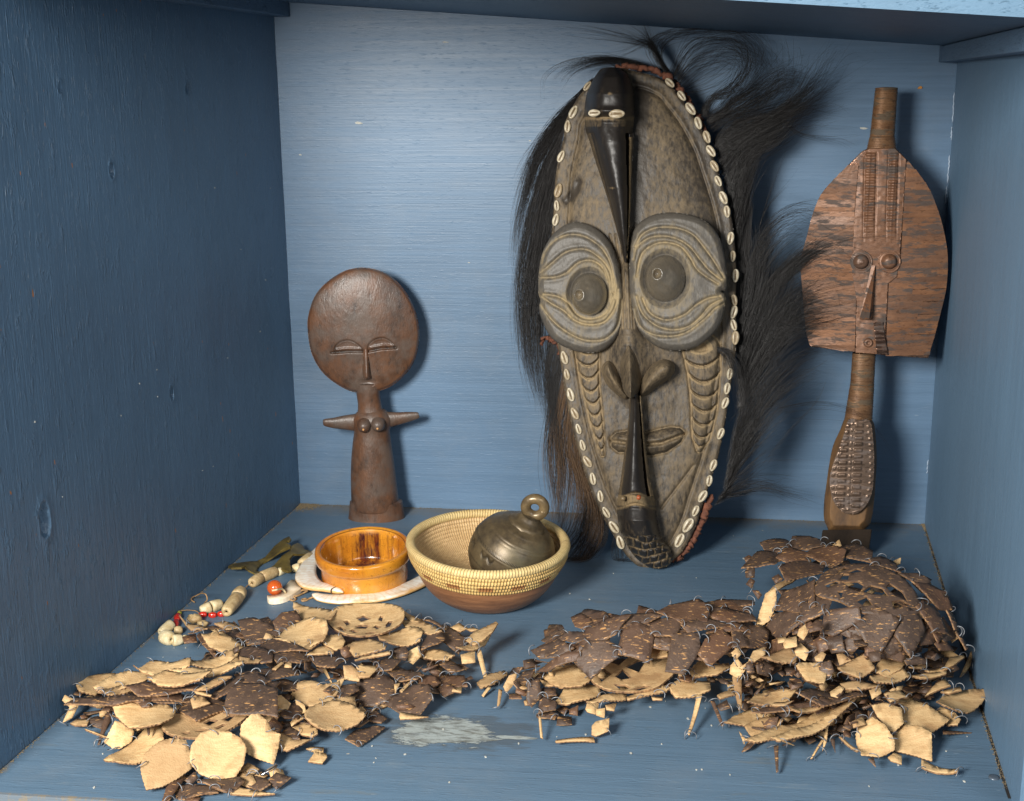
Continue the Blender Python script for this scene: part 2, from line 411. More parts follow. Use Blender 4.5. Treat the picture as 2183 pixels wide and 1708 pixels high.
def bar(name, P0, P1, side, wid, hgt, mat, o_up):
    """square batten under the ceiling: P0..P1 is its upper wall-side edge"""
    a = nrm(P1-P0); dn = -UPV; V = []
    for p in (P0, P1):
        for s_, d_ in ((0, 0), (1, 0), (1, 1), (0, 1)): V.append(p+side*wid*s_+dn*hgt*d_)
    o = mk(name, np.array(V)-P0, [[0, 1, 2, 3], [7, 6, 5, 4], [0, 4, 5, 1], [1, 5, 6, 2], [2, 6, 7, 3], [3, 7, 4, 0]], mat, None, False); o.location = P0
    b = o.modifiers.new('bevel', 'BEVEL'); b.width = .0012; b.segments = 2
    return tag(o, kind='structure')
MBAT = paint('blue paint, batten', srgb(86, 110, 134), 1, .85, None, rough=.5, bumpd=.0008)
NLW = nrm(np.cross(DL, UPV)); NLW = NLW if NLW @ EX > 0 else -NLW
bl0 = BL+NLW*.0005+UPV*(ZL+.004)+NB*.002
pz = onwall(434, 10, BL+NLW*.019, BL+NLW*.019+DL)
zb = onwall(619, 36, BL, BR)[2]
slL = (pz[2]-zb)/np.linalg.norm((pz-BL)[:2])
bar('batten', bl0, bl0+(DL+UPV*slL)*(dLl-.03), NLW, .0195, ZL-zb+.004, MBAT, 1)
br0 = BR+NRW*.0005+UPV*(ZR+.001)+NB*.002
zb2 = onwall(2004, 135, BL, BR)[2]
bar('batten', br0, br0+(DR+UPV*slopeR)*(dRl-.03), NRW, .0200, ZR-zb2, MBAT, 1)
# nail heads
MNAIL = NT('painted nail').done(srgb(86, 96, 108), .35, metal=.3)
for i, (x, y, r) in enumerate([(2119, 1658, .0042)]):
    p = fl(x, y); lathe('nail_head', [(0, .0012), (r*.6, .0012), (r, .0007), (r*1.02, .0), (r*1.1, -.001)], MNAIL, frame(p, UPV), 20)
    tag(bpy.data.objects['nail_head'], 'round nail head sunk in the floor board by its front right corner', 'nail')
# loose bits on the boards
MORG = NT('bare wood chip').done(srgb(190, 130, 60), .8)
V = []; Fa = []
def chipat(p, n, a, r, th_=.0006):
    n = nrm(n); t1 = nrm(np.cross(n, a)); t2 = np.cross(n, t1); k = len(V); m = 5; ph = random.random()*6
    for z in (0.0001, th_):
        for i in range(m):
            q = 6.283*i/m+ph; V.append(p+r*(1+.3*math.sin(3*q))*(math.cos(q)*t1*1.4+math.sin(q)*t2*.7)+n*z)
    Fa.append([k+m+i for i in range(m)])
    for i in range(m): Fa.append([k+i, k+(i+1) % m, k+m+(i+1) % m, k+m+i])
p = onwall(1961, 187, BL, BR); chipat(p, NB, UPV, .0022, .002)
mk('wood_chip', V, Fa, MORG, None, False); tag(bpy.data.objects['wood_chip'], 'tiny orange wood chip stuck on the back wall right of the copper figure handle', 'wood chip')

# the dark open joint between the floor board and the right wall, and ridges of old paint in the corner
MGAP = NT('dark joint').done(srgb(30, 26, 24), 1.)
V = []; Fa = []; n_ = 60
for i in range(n_+1):
    q = BR+(eR-BR)*(i/n_)-EX*.0012; wv_ = .0006+.0005*random.random()+.0004*(i/n_); V += [tuple(q-EX*wv_+UPV*.0004), tuple(q+EX*.0016+UPV*.0004)]
for i in range(n_): Fa.append([2*i, 2*i+1, 2*i+3, 2*i+2])
tag(mk('floor_joint', V, Fa, MGAP, None, False), kind='structure')
MRID = NT('pale paint ridge').done(srgb(160, 176, 194), .45)
geo = []
for (ya, yb, xa, xb) in ((196, 262, 2034, 2030), (270, 300, 2029, 2027), (330, 392, 2024, 2019), (396, 436, 2018, 2015), (980, 1010, 1978, 1976)):
    ys = np.linspace(ya, yb, 14); xs = np.interp(ys, [ya, yb], [xa, xb]); pp = np.array([onwall(x, y, BL, BR)+NB*.0006+EX*random.gauss(0, .0003) for x, y in zip(xs, ys)]); geo.append(tube_geo(pp, np.array([.0001]+[random.uniform(.0004, .0010) for _ in range(12)]+[.0001]), 6))
tag(mk('paint_ridge', *cat_geo(geo), MRID), kind='structure')

# pale crumbs of old paint lying on the floor and stuck to the walls
V = []; Fa = []
def fleck(p, n, r, st=1.):
    n = nrm(n); a_ = nrm(np.cross(n, [.1, .2, 1] if abs(n[2]) < .9 else [1, .2, 0])); b_ = np.cross(n, a_); k = len(V); m = random.choice((4, 5, 6)); ph = random.random()*6
    for z in (.0001, .0006):
        for i in range(m): q = 6.283*i/m+ph; rr = r*random.uniform(.6, 1.2); V.append(p+rr*(math.cos(q)*a_*st+math.sin(q)*b_)+n*z)
    Fa.append([k+m+i for i in range(m)])
    for i in range(m): Fa.append([k+i, k+(i+1) % m, k+m+(i+1) % m, k+m+i])
for i in range(130):
    x, y = random.uniform(60, 2120), random.uniform(1130, 1680); p = fl(x, y)
    if (p-eL) @ NRW*0+((p-BL) @ NLW) < .01 or (p-BR) @ NRW < .01: continue
    fleck(p, UPV, random.uniform(.0004, .0013), random.uniform(1, 2))
for x, y, r, st in ((765, 262, .0016, 3.2), (1841, 274, .0014, 3.6), (640, 330, .0012, 1.6), (1130, 300, .0008, 2), (760, 1000, .0007, 2), (950, 90, .0010, 4), (1000, 560, .0007, 3)): fleck(onwall(x, y, BL, BR), NB, r, st)
for i in range(16): 
    q = BL+(eL-BL)*random.uniform(.05, .95)+UPV*random.uniform(.05, .5); fleck(q, NLW, random.uniform(.0004, .0009), 1.)
tag(mk('paint_flecks', V, Fa, NT('pale paint fleck').done(srgb(176, 176, 168), .7), None, False), 'tiny pale crumbs of old paint on the floor and walls', None, None, 'stuff')
# ------------------------------------------------------------------ the big carved mask with hair and cowries
def c1(*p): return [(1080.2+x*.3462, 34.1+y*.3462) for x, y in p]
def c2(*p): return [(1080.2+x*.3661, 625.4+y*.3661) for x, y in p]
mb = fl(1400, 1203)
mt = onp(np.float64(1310), np.float64(145), BL, NB) + NB*.055
mup = mt-mb; mx_ = EX; MN = nrm(np.cross(mup, mx_)); MN = MN if MN[1] < 0 else -MN
MP = mb - MN*.012
MSK = empty('carved_mask', mb, 'tall oval dark wood mask with bulging ringed eyes, bird beaks, cowrie rim and black hair', 'mask')
MUPX = nrm(mup)
def woodmat(name, dark, tan, sc=1., gl=.5, bd=.0006, am=1.):
    t = NT(name); n = t.noise(t.coord((40*sc, 40*sc, 22*sc)), 1, 5, .65); n2 = t.noise(t.coord((260, 260, 90)), 1, 3, .7); n3 = t.noise(t.coord((9, 9, 7)), 1, 3, .6)
    a = t.attr('dust')
    v = t.math('ADD', a, t.math('MULTIPLY', t.math('SUBTRACT', n, .5), 1.0*am)); v = t.math('ADD', v, t.math('MULTIPLY', t.math('SUBTRACT', n3, .5), .8*am)); v = t.math('ADD', v, t.math('MULTIPLY', t.math('SUBTRACT', n2, .5), 1.0))
    f = t.ramp(v, (.10, 0), (.95, 1)); mid = tuple((x*y)**.5 for x, y in zip(dark[:3], tan[:3]))+(1,)
    c = t.mix(f, dark, tan); c = t.mix(t.math('MULTIPLY', t.ramp(n2, (.35, .5), (.5, 0)), .7), c, tuple(x*.5 for x in dark[:3])+(1,))
    r = t.math('ADD', gl, t.math('MULTIPLY', f, .42))
    return t.done(c, r, t.bump(t.math('ADD', n2, t.math('ADD', t.math('MULTIPLY', n, .7), t.math('MULTIPLY', t.noise(t.coord((700, 700, 500)), 1, 2, .6), .3))), bd*1.2, .8), spec=.42)
DK, TN = srgb(62, 55, 47), srgb(142, 122, 92)
MW = woodmat('dark wood with ochre dust', DK, TN, am=.55)
MWB = woodmat('black polished wood', srgb(36, 32, 29), srgb(128, 108, 78), 1., .44, .00015, .8)
MWE = woodmat('grey worn wood with ochre grooves', srgb(88, 83, 76), srgb(146, 129, 98), 1., .5, .0005, .7)
body_o = c1((690, 318), (800, 343), (900, 368), (1000, 420), (1060, 490), (1130, 580), (1190, 680), (1250, 800), (1290, 920), (1330, 1040), (1370, 1180), (1395, 1300), (1408, 1450), (1413, 1600)) + \
    c2((1335, 120), (1338, 250), (1330, 370), (1315, 480), (1295, 600), (1268, 780), (1232, 950), (1192, 1080), (1142, 1230), (1105, 1350), (1042, 1475), (980, 1545), (880, 1602), (780, 1597), (700, 1530), (640, 1440), (570, 1320), (500, 1170), (440, 1000), (398, 850), (358, 680), (330, 520), (310, 380), (296, 300)) + \
    [(1176, 690), (1168, 620), (1170, 550)] + c1((282, 1300), (290, 1180), (300, 1000), (320, 880), (350, 750), (362, 650), (400, 570), (440, 500), (490, 440), (540, 390), (600, 330))
body_s = smoothpoly(body_o, True, 4)
# scalloped cheek bands: centre line, half widths
chL = np.array(c2((470, 345), (478, 450), (492, 560), (508, 660), (525, 760), (545, 860), (556, 940))); wL = np.array([26, 22, 18, 15.5, 13, 9, 4])
chR = np.array(c2((1135, 335), (1148, 440), (1150, 560), (1150, 660), (1140, 760), (1130, 850), (1120, 910))); wR = np.array([40, 36, 31, 28, 24, 18, 6])
mouth = c2((598, 850), (640, 812), (720, 800), (800, 818), (880, 795), (950, 780), (1010, 785), (1043, 815), (1010, 870), (930, 925), (840, 945), (740, 930), (650, 925), (612, 895))
lipline = c2((600, 858), (700, 872), (800, 880), (900, 872), (1040, 818))
def rotell(X, Y, cx_, cy_, rx, ry, a):
    ca, sa = math.cos(a), math.sin(a); u = (X-cx_)*ca+(Y-cy_)*sa; v = -(X-cx_)*sa+(Y-cy_)*ca
    return np.hypot(u/rx, v/ry)
def body_h(X, Y, sd):
    inn = np.clip((sd-34)/150, 0, 1)
    h = .020+.0035*np.clip(sd/6, 0, 1)**.5 + .018*np.sqrt(1-(1-inn)**2)
    dust = .26+.10*np.clip(1-abs(sd-36)/14, 0, 1)
    h -= .0014*gauss(sd-35, 4); h += .0015*gauss(sd-28, 5)
    low = 1/(1+np.exp(-(Y-760)/18))
    h -= low*.007*np.clip((sd-38)/70, 0, 1)
    # nasal bridge and brow swelling
    br = np.interp(Y, [560, 640, 730, 790, 870], [7, 16, 34, 40, 10]); cx_ = np.interp(Y, [560, 730, 850], [1334, 1340, 1345])
    h += .018*np.exp(-((X-cx_)/br)**2)*(Y > 540)*np.clip((872-Y)/60, 0, 1)*np.clip((Y-540)/40, 0, 1)
    # cheeks
    for ch, wd, n in ((chL, wL, 8.6), (chR, wR, 7.4)):
        d, NX, NY, T = dpoly(X, Y, ch, False, True)
        wv = np.interp(T*(len(ch)-1)/(len(ch)-1), np.linspace(0, 1, len(wd)), wd); u = np.clip(d/np.maximum(wv, 1), 0, 3)
        ins = u < 1
        ph = (T*n + (.62*u*u)*1.0) % 1.
        sc_ = np.where(ins, .0045*(ph**1.1) - .0055*np.exp(-((np.minimum(ph, 1-ph))/.07)**2), 0)
        h += sc_*np.clip((1-u)*5, 0, 1) - .0028*gauss(d-wv, 2.6) + .002*np.clip((1-u), 0, 1)
        dust = np.where(ins, np.where(ph < .25, .95, .22+.3*(1-ph)), dust); dust = dust + .5*gauss(d-wv, 3)
    # mouth
    dm = dpoly(X, Y, mouth, True); im = inside(X, Y, mouth)
    h += np.where(im, .014*np.sqrt(np.clip(dm/22, 0, 1)), 0) - .003*gauss(dm, 3)
    dl_ = dpoly(X, Y, lipline); h -= np.where(im, .009*gauss(dl_, 4.5), 0)
    dust = dust + np.where(im, .45*gauss(dl_, 6)-.05*np.clip(dm/10, 0, 1), .3*gauss(dm, 5))
    # scar crease at the lower right cheek and the dent at the left temple
    d = dpoly(X, Y, c2((900, 1250), (1000, 1120), (1090, 1000))); h -= .003*gauss(d, 3); dust += .1*gauss(d, 5)
    d = dpoly(X, Y, c1((370, 1140), (410, 1090), (440, 1030))); h -= .004*gauss(d, 9); dust -= .5*gauss(d, 8)
    for k in range(6):    # fine lines down the bridge
        xo = (-26+k*9.5); d = dpoly(X, Y, [(1334+xo*1.3, 500), (1334+xo*.7, 570), (1336+xo*.55, 640), (1338+xo*.6, 700)]); h -= .0016*gauss(d, 1.8)*(Y < 712); dust += .3*gauss(d, 2)
    for yy in (716, 733, 740): h -= .0007*gauss(Y-yy-.02*(X-1340), 1.2)*(abs(X-1342) < 40)
    h += .0012*fbm(X, Y, 26, 4)
    dust += .10*(Y > 430)*(Y < 470) - .22*np.clip((X-1440)/60, 0, 1)*(Y < 560)
    dust -= .55*gauss(dpoly(X, Y, [(1370, 190), (1362, 300), (1356, 460)]), 16)  # shadow of the upper beak, darkened into the board colour on its right
    return h, np.clip(dust, -.6, 1.4)
relief('face_board', body_s, body_h, MW, MP, MN, 1.6, 0., MSK)
# earth-red binding behind the rim
t = NT('red clay binding'); n = t.noise(t.coord((160, 160, 160)), 1, 4, .7)
MCLAY = t.done(t.mix(t.ramp(n, (.3, 0), (.7, 1)), srgb(70, 42, 32), srgb(124, 74, 52)), .85, t.bump(n, .002))
def rimtube(name, pts, r, off=.004, mat=MCLAY):
    p = smoothpoly(pts, False, 8); V = onp(p[:, 0], p[:, 1], MP, MN, off)
    V = V + rng.normal(0, .0011, V.shape); return tube(name, V, r*.8*(.6+.8*rng.random(len(V))), mat, MSK, 7)
rimtube('clay_rim', c1((680, 318), (760, 312), (850, 322), (940, 350), (1010, 392)), .0042, .016)
rimtube('clay_rim', c1((1030, 410), (1075, 460), (1130, 540), (1190, 640), (1230, 740)), .0038, .010)
rimtube('clay_rim', c2((1190, 1180), (1150, 1290), (1110, 1380), (1070, 1450), (1020, 1520), (960, 1545)), .0055, .012)
for q in (((205, 305), (215, 262), (240, 258)), ((240, 262), (262, 275), (282, 292)), ((305, 300), (312, 340), (330, 345)), ((318, 306), (345, 312), (360, 300))): rimtube('clay_rim', c2(*q), .0024, .012)
# eye discs
def disc_h(grooves, soc, hb, seed):
    gs = [smoothpoly(g, False, 5) for g in grooves]
    def f(X, Y, sd):
        h = hb+.011*np.sqrt(np.clip(sd/13, 0, 1)) + .004*np.clip(sd/90, 0, 1); dust = .02+.0*X
        for i, g in enumerate(gs):
            d = dpoly(X, Y, g); h = h-.0030*gauss(d, 2.8)+.0005*gauss(d-8, 4); dust = dust+.42*gauss(d, 2.8)+.22*gauss(d, 11)
        d = np.hypot((X-soc[0])/soc[2], (Y-soc[1])/soc[3]); h = h-.0065*np.clip((1.22-d)/.25, 0, 1); dust = dust+.35*np.exp(-((d-1.25)/.25)**2)
        return h+.0008*fbm(X, Y, 22, seed), dust
    return f
dl = smoothpoly([(1147, 620), (1149, 575), (1158, 535), (1183, 495), (1225, 473), (1270, 486), (1305, 525), (1324, 590), (1329, 660), (1318, 712), (1293, 742), (1260, 753), (1215, 745), (1176, 721), (1155, 682), (1149, 655), (1152, 640)], True, 5)
dr = smoothpoly([(1341, 580), (1345, 510), (1362, 476), (1400, 456), (1450, 454), (1498, 468), (1530, 500), (1546, 550), (1551, 600), (1549, 618), (1538, 622), (1547, 632), (1540, 680), (1520, 713), (1482, 741), (1435, 748), (1398, 738), (1365, 708), (1350, 670), (1342, 625)], True, 5)
gl = [c1((215, 1520), (240, 1450), (300, 1380), (380, 1348), (470, 1355), (550, 1400), (600, 1450), (640, 1530), (662, 1640), (665, 1740)),
      c1((210, 1580), (280, 1520), (350, 1462), (430, 1437), (500, 1442), (560, 1480), (610, 1530), (640, 1600), (650, 1700)),
      c1((212, 1612), (300, 1608), (370, 1580), (440, 1520), (520, 1505), (590, 1550), (625, 1640)),
      c2((200, 15), (260, 60), (330, 100), (400, 160), (480, 182), (560, 170), (610, 120), (638, 60), (645, -20)),
      c2((200, 70), (250, 140), (320, 205), (420, 262), (500, 277), (580, 263), (640, 200), (662, 120), (668, 40)),
      c2((215, 5), (300, 20), (360, 60), (410, 125), (480, 150), (560, 130), (600, 80), (622, 0))]
gr = [c1((790, 1420), (830, 1350), (900, 1310), (980, 1300), (1070, 1312), (1150, 1350), (1210, 1420), (1262, 1490), (1300, 1550), (1335, 1610)),
      c1((780, 1500), (800, 1425), (870, 1370), (950, 1355), (1040, 1370), (1125, 1420), (1190, 1500), (1250, 1570), (1320, 1625)),
      c1((800, 1600), (830, 1470), (900, 1410), (980, 1395), (1070, 1420), (1130, 1490), (1180, 1570), (1300, 1650)),
      c2((755, 20), (780, 100), (830, 160), (900, 200), (980, 212), (1060, 192), (1130, 135), (1180, 75), (1250, 35)),
      c2((790, 30), (830, 110), (900, 150), (960, 152), (1040, 120), (1100, 70), (1170, 30), (1240, 18)),
      c2((745, 90), (770, 180), (840, 235), (950, 250), (1050, 225), (1150, 150), (1210, 90), (1262, 60))]
relief('eye_disc', dl, disc_h(gl, (1256, 627, 41, 48), .050, 3), MWE, MP, MN, 1.5, .012, MSK)
relief('eye_disc', dr, disc_h(gr, (1418, 594, 45, 53), .052, 8), MWE, MP, MN, 1.5, .012, MSK)
def pupil(cx_, cy_, rx, ry, hx, hy):
    def f(X, Y, sd):
        ux, uy = (X-hx)/rx, (Y-hy)/ry; ax_, ay_ = (hx-cx_)/rx, (hy-cy_)/ry; A_ = ux*ux+uy*uy+1e-9; B_2 = ux*ax_+uy*ay_; C_ = ax_**2+ay_**2-1
        tt = (-B_2+np.sqrt(np.maximum(B_2**2-A_*C_, 0)))/A_; q = np.clip(1/tt, 0, 1); h = .052+.040*np.sqrt(1-q**2.0)
        d = np.hypot((X-hx)/1., (Y-hy)/1.15); h = h+.007*np.exp(-(d/15)**2)-.016*np.clip(1.2-d/8.5, 0, 1)
        return h+.0010*vn(X, Y, 9, 2), -.1+.7*gauss(d-5, 4)
    pl = [(cx_+rx*math.cos(a), cy_+ry*math.sin(a)) for a in np.linspace(0, 6.2832, 60, endpoint=False)]
    relief('pupil', pl, f, MWB2, MP, MN, 1.4, .035, MSK)
MWB2 = woodmat('worn dark wood', srgb(98, 90, 78), srgb(140, 124, 98), 1., .22, .0005)
MWB2.node_tree.nodes['Principled BSDF'].inputs['Coat Weight'].default_value = .6; MWB2.node_tree.nodes['Principled BSDF'].inputs['Coat Roughness'].default_value = .22
pupil(1256, 627, 40, 47, 1234, 629); pupil(1418, 594, 45, 52, 1401, 584)
# bird heads whose beaks run as keels down the face
def lanes(Y, rows):
    r = np.array(rows, float); r = r[np.argsort(r[:, 0])]; return [np.interp(Y, r[:, 0], r[:, i]) for i in range(1, r.shape[1])]
up = [(145, 1286, 1320), (158, 1272, 1336), (175, 1262, 1344), (200, 1251, 1351), (235, 1246, 1353), (262, 1247, 1352), (280, 1249, 1350), (300, 1256, 1351), (340, 1268, 1349), (380, 1281, 1348), (430, 1297, 1346), (480, 1311, 1343), (520, 1322, 1340), (556, 1330, 1337)]
ups = [(x[1], x[0]) for x in up]+[(x[2], x[0]) for x in up[::-1]]
def upper_h(X, Y, sd):
    l, r = lanes(Y, up); c = l+(r-l)*.52; s = np.where(X < c, (X-c)/(c-l+.1), (X-c)/(r-c+.1)); s = np.clip(s, -1, 1)
    H = np.interp(Y, [145, 165, 200, 240, 262, 300, 400, 500, 556], [.066, .084, .094, .094, .086, .090, .088, .076, .062])
    e = np.interp(Y, [145, 240, 290, 400], [3.2, 3.2, 2.6, 2.2]); top = 1-np.abs(s)**e
    h = .037+(H+.004-.037)*np.clip(top, 0, 1)**.8
    head = Y < 252; h = h+.004*gauss(Y-236, 6)*(Y < 244) - .0035*gauss(Y-250, 3.5)*(abs(s) < .95)
    beak = Y > 285; side = beak & (s > .64)
    h = np.where(side, .058+.008*gauss(s-.82, .12)-.012*gauss(s-.65, .05), h); dust = np.where(side, np.where((s > .72)&(s < .93)&(Y > 292), 1.1, -.2), -.08+.15*np.abs(s))
    le = beak & (s < -.72); h = h-np.where(le, .006*gauss(s+.78, .07), 0); dust = np.where(le & (s < -.84), .35, dust)
    dust = dust+.9*gauss(np.hypot((X-1300)/1., (Y-200)/.6), 5)+.8*gauss(np.hypot((X-1305), (Y-401)*3), 7)
    dust = dust+.75*gauss(Y-252, 4)*(Y < 262)+np.where((Y > 250)&(Y < 270), .15+.2*np.abs(s), 0)
    dust = np.where((Y < 248), dust+.1*vn(X, Y, 12, 3), dust)
    return h+.0008*fbm(X, Y, 20, 6), dust
relief('bird_head', smoothpoly(ups, True, 4), upper_h, MWB, MP, MN, 1.3, .012, MSK)
lo = [(845, 1343, 1367), (880, 1341, 1370), (930, 1336, 1374), (980, 1329, 1380), (1030, 1322, 1387), (1061, 1317, 1395), (1075, 1315, 1397), (1100, 1316, 1400), (1130, 1321, 1405), (1150, 1331, 1412), (1170, 1341, 1428), (1190, 1356, 1434), (1203, 1373, 1428), (1211, 1388, 1412)]
los = [(x[1], x[0]) for x in lo]+[(x[2], x[0]) for x in lo[::-1]]
def lower_h(X, Y, sd):
    l, r = lanes(Y, lo); bk = Y < 1058
    cf = np.where(bk, .42, .5); c = l+(r-l)*cf; s = np.clip(np.where(X < c, (X-c)/(c-l+.1), (X-c)/(r-c+.1)), -1, 1)
    H = np.interp(Y, [845, 900, 1000, 1060, 1085, 1110, 1140, 1180, 1211], [.062, .078, .088, .088, .084, .090, .080, .058, .038])
    e = np.interp(Y, [845, 1040, 1080, 1211], [2.0, 2.2, 3.0, 2.6]); h = .034+(H+.004-.034)*np.clip(1-np.abs(s)**e, 0, 1)**.8
    side = bk & (s > .66); h = np.where(side, .054+.008*gauss(s-.84, .12)-.012*gauss(s-.67, .05), h)
    dust = np.where(side, np.where(s > .74, .7, 0), np.where(bk, -.1, .05)); h = h-np.where(bk & (s < -.7), .005*gauss(s+.78, .08), 0); dust = np.where(bk & (s < -.78), .45, dust)
    for yy, k in ((1057, .004), (1079, .004)): q = Y-yy+5*np.cos((X-1355)/13.); h = h-k*gauss(q, 3); dust = dust+.8*gauss(q, 4)
    dust = dust+np.where((Y > 1056)&(Y < 1078), .7, 0)
    sn = Y > 1142   # scaly snout: staggered plates
    Xw = X+7*fbm(X, Y, 22, 11); Yw = Y+6*fbm(X, Y, 25, 13); row = (Yw+.25*np.abs(X-1375)-1142)/15.; rr = np.floor(row); col = (Xw/17.+.5*(rr % 2)) % 1.; ph = row-rr
    g = np.minimum(np.minimum(ph, 1-ph)*15, np.minimum(col, 1-col)*17); h = h-np.where(sn, .0030*gauss(g, 2.0), 0)+np.where(sn, .0012*np.clip(g/5, 0, 1), 0)
    dust = np.where(sn, .0+.55*gauss(g, 1.8), dust)
    return h+.0007*fbm(X, Y, 18, 9), dust
relief('bird_head', smoothpoly(los, True, 4), lower_h, MWB, MP, MN, 1.3, 0., MSK)
for (x, y, m) in ((1361, 1061, 'o'), (1328, 1063, 'h')):
    P0 = onp(np.float64(x), np.float64(y), MP, MN, .0905)
    t_ = NT('orange seed'); mm = t_.done(srgb(150, 78, 44) if m == 'o' else srgb(110, 92, 66), .4)
    o = lathe('bird_eye', [(0, .0022), (.0012, .002), (.0022, .0012), (.0028, 0), (.003, -.004)], mm, frame(P0, MN), 16, MSK)
# nose and its wings
nose = smoothpoly(c2((690, 262), (730, 262), (765, 340), (790, 430), (790, 520), (770, 575), (735, 608), (708, 604), (680, 565), (668, 500), (660, 420), (672, 330)), True, 4)
def nose_h(X, Y, sd):
    c = np.interp(Y, [720, 850], [1340, 1345]); wv = np.interp(Y, [720, 760, 820, 848], [13, 26, 28, 14]); s = np.abs(X-c)/wv
    return .038+np.interp(Y, [720, 800, 835, 850], [.014, .044, .054, .044])*np.clip(1-s**1.3, 0, 1)+.0006*fbm(X, Y, 16, 1), .34+.5*np.clip(s-.7, 0, .5)
relief('nose', nose, nose_h, MW, MP, MN, 1.4, .015, MSK)
def wing(pts, H, a, b, seed):
    pl = smoothpoly(c2(*pts), True, 5); A = np.array(c2(a)[0]); B = np.array(c2(b)[0])
    def f(X, Y, sd):
        return .031+H*np.sqrt(1-(1-np.clip(sd/24, 0, 1))**2)*(.75+.25*np.clip(((X-A[0])*(B-A)[0]+(Y-A[1])*(B-A)[1])/((B-A) @ (B-A)), 0, 1))+.0008*fbm(X, Y, 14, seed), .42+.35*np.clip(1-sd/6, 0, 1)
    relief('nostril', pl, f, MW, MP, MN, 1.4, .012, MSK)
wing(((555, 420), (590, 390), (625, 415), (655, 470), (690, 540), (715, 600), (690, 620), (640, 590), (585, 535), (553, 470)), .040, (700, 600), (580, 430), 3)
wing(((768, 575), (785, 500), (830, 430), (885, 388), (940, 385), (975, 410), (978, 455), (945, 500), (880, 545), (820, 590), (780, 603)), .048, (780, 590), (950, 420), 5)
# cowries: one shared mesh
def cowrie_mesh():
    V = [(0, 0, 0)]; D = [0]; nr, ns = 7, 22; Fa = []
    def hh(x, y):
        q = min(1, math.hypot(x, y)); h = math.sqrt(max(0, 1-q*q))**.8; sl = math.exp(-(y/.2)**2)*(1 if abs(x) < .82 else .2)
        return .62*h-.55*sl*(.6+.4*h), sl
    V = []; D = []
    h, s_ = hh(0, 0); V.append((0, 0, h)); D.append(s_)
    for r in range(1, nr+1):
        for k in range(ns):
            a = 6.2832*k/ns; x = r/nr*math.cos(a); y = r/nr*math.sin(a); h, s_ = hh(x, y); V.append((x, y*(1-.12*x), h)); D.append(s_*(.7+.5*((k % 2)))) 
    for k in range(ns): Fa.append([0, 1+k, 1+(k+1) % ns])
    for r in range(nr-1):
        for k in range(ns):
            a = 1+r*ns+k; b = 1+r*ns+(k+1) % ns; Fa.append([a, a+ns, b+ns, b])
    b0 = len(V)
    for k in range(ns): a = 6.2832*k/ns; V.append((.9*math.cos(a), .9*math.sin(a), -.35)); D.append(0)
    for k in range(ns): Fa.append([1+(nr-1)*ns+k, b0+k, b0+(k+1) % ns, 1+(nr-1)*ns+(k+1) % ns])
    return V, Fa, D
t = NT('cowrie shell'); n = t.noise(t.coord((2, 2, 2), rnd=True), 1, 3, .6)
c = t.mix(t.ramp(n, (.35, 0), (.7, 1)), srgb(196, 186, 164), srgb(150, 134, 104)); c = t.mix(t.ramp(t.attr('dust'), (.35, 0), (.75, 1)), c, srgb(92, 72, 48))
c = t.mix(t.math('MULTIPLY', t.ramp(t.oi.outputs['Random'], (.45, 0), (1., 1)), .75), c, srgb(134, 112, 80))
MCOW = t.done(c, .35, spec=.5)
Vc, Fc, Dc = cowrie_mesh()
cow = mk('cowrie_shell', Vc, Fc, MCOW, None, True, {'dust': Dc}); cme = cow.data; bpy.data.objects.remove(cow)
def cowrie(x, y, L, Wd, ang, off, par=MSK, P=MP, N=MN, upv=None):
    p0 = onp(np.float64(x), np.float64(y), P, N, off); p1 = onp(np.float64(x+math.cos(ang)), np.float64(y+math.sin(ang)), P, N, off); tx = nrm(p1-p0)
    k = np.linalg.norm(p0-CAM)/FOC
    M = frame(p0-np.array(par.location), N, tx); S = np.diag([L*k, Wd*k, Wd*k*.95, 1])
    o = bpy.data.objects.new('cowrie_shell', cme); COL.objects.link(o); o.parent = par; o.matrix_local = Matrix((M @ S).tolist()); return o
cr = c1((1005, 412), (1078, 492), (1133, 572), (1180, 660), (1233, 745), (1258, 832), (1280, 925), (1303, 1017), (1335, 1120), (1357, 1205), (1378, 1370), (1392, 1480), (1408, 1600)) + c2((1325, 40), (1322, 110), (1322, 185), (1332, 260))
cr2 = c2((1284, 555), (1272, 640), (1246, 818), (1203, 1002), (1180, 1092), (1141, 1183), (1100, 1268), (1056, 1352), (1006, 1440), (1300, 470))
clh = c1((497, 432), (410, 592), (375, 680), (335, 865), (318, 1075), (308, 1168), (302, 1255)) + c2((336, 375), (350, 472), (372, 590), (396, 700), (418, 790), (442, 885), (470, 980), (502, 1080), (546, 1182), (580, 1276), (625, 1362), (662, 1450))
def tang(x, y):
    d, NX, NY, T = dpoly(np.array([[x]]), np.array([[y]]), body_s, True, True); i = int(np.argmin(np.hypot(*(body_s-np.array([NX[0, 0], NY[0, 0]])).T)))
    v = body_s[(i+2) % len(body_s)]-body_s[(i-2) % len(body_s)]; return math.atan2(v[1], v[0])
for L_, ofs, LL in ((cr, .0235, 16), (cr2, .0235, 15.5), (clh, .0235, 15.5)):
    for (x, y) in L_:
        s_ = random.uniform(.74, 1.02); big = 1.15 if y > 1120 and x > 1400 else 1.
        cowrie(x, y, LL*s_*big, (8.8 if x > 1300 else 8.4)*s_*big, tang(x, y)+random.uniform(-.28, .28), ofs+.0012)
cowrie(1267, 241, 13, 8, -.05, .0985); cowrie(1315, 243, 17, 10, -.04, .1000)
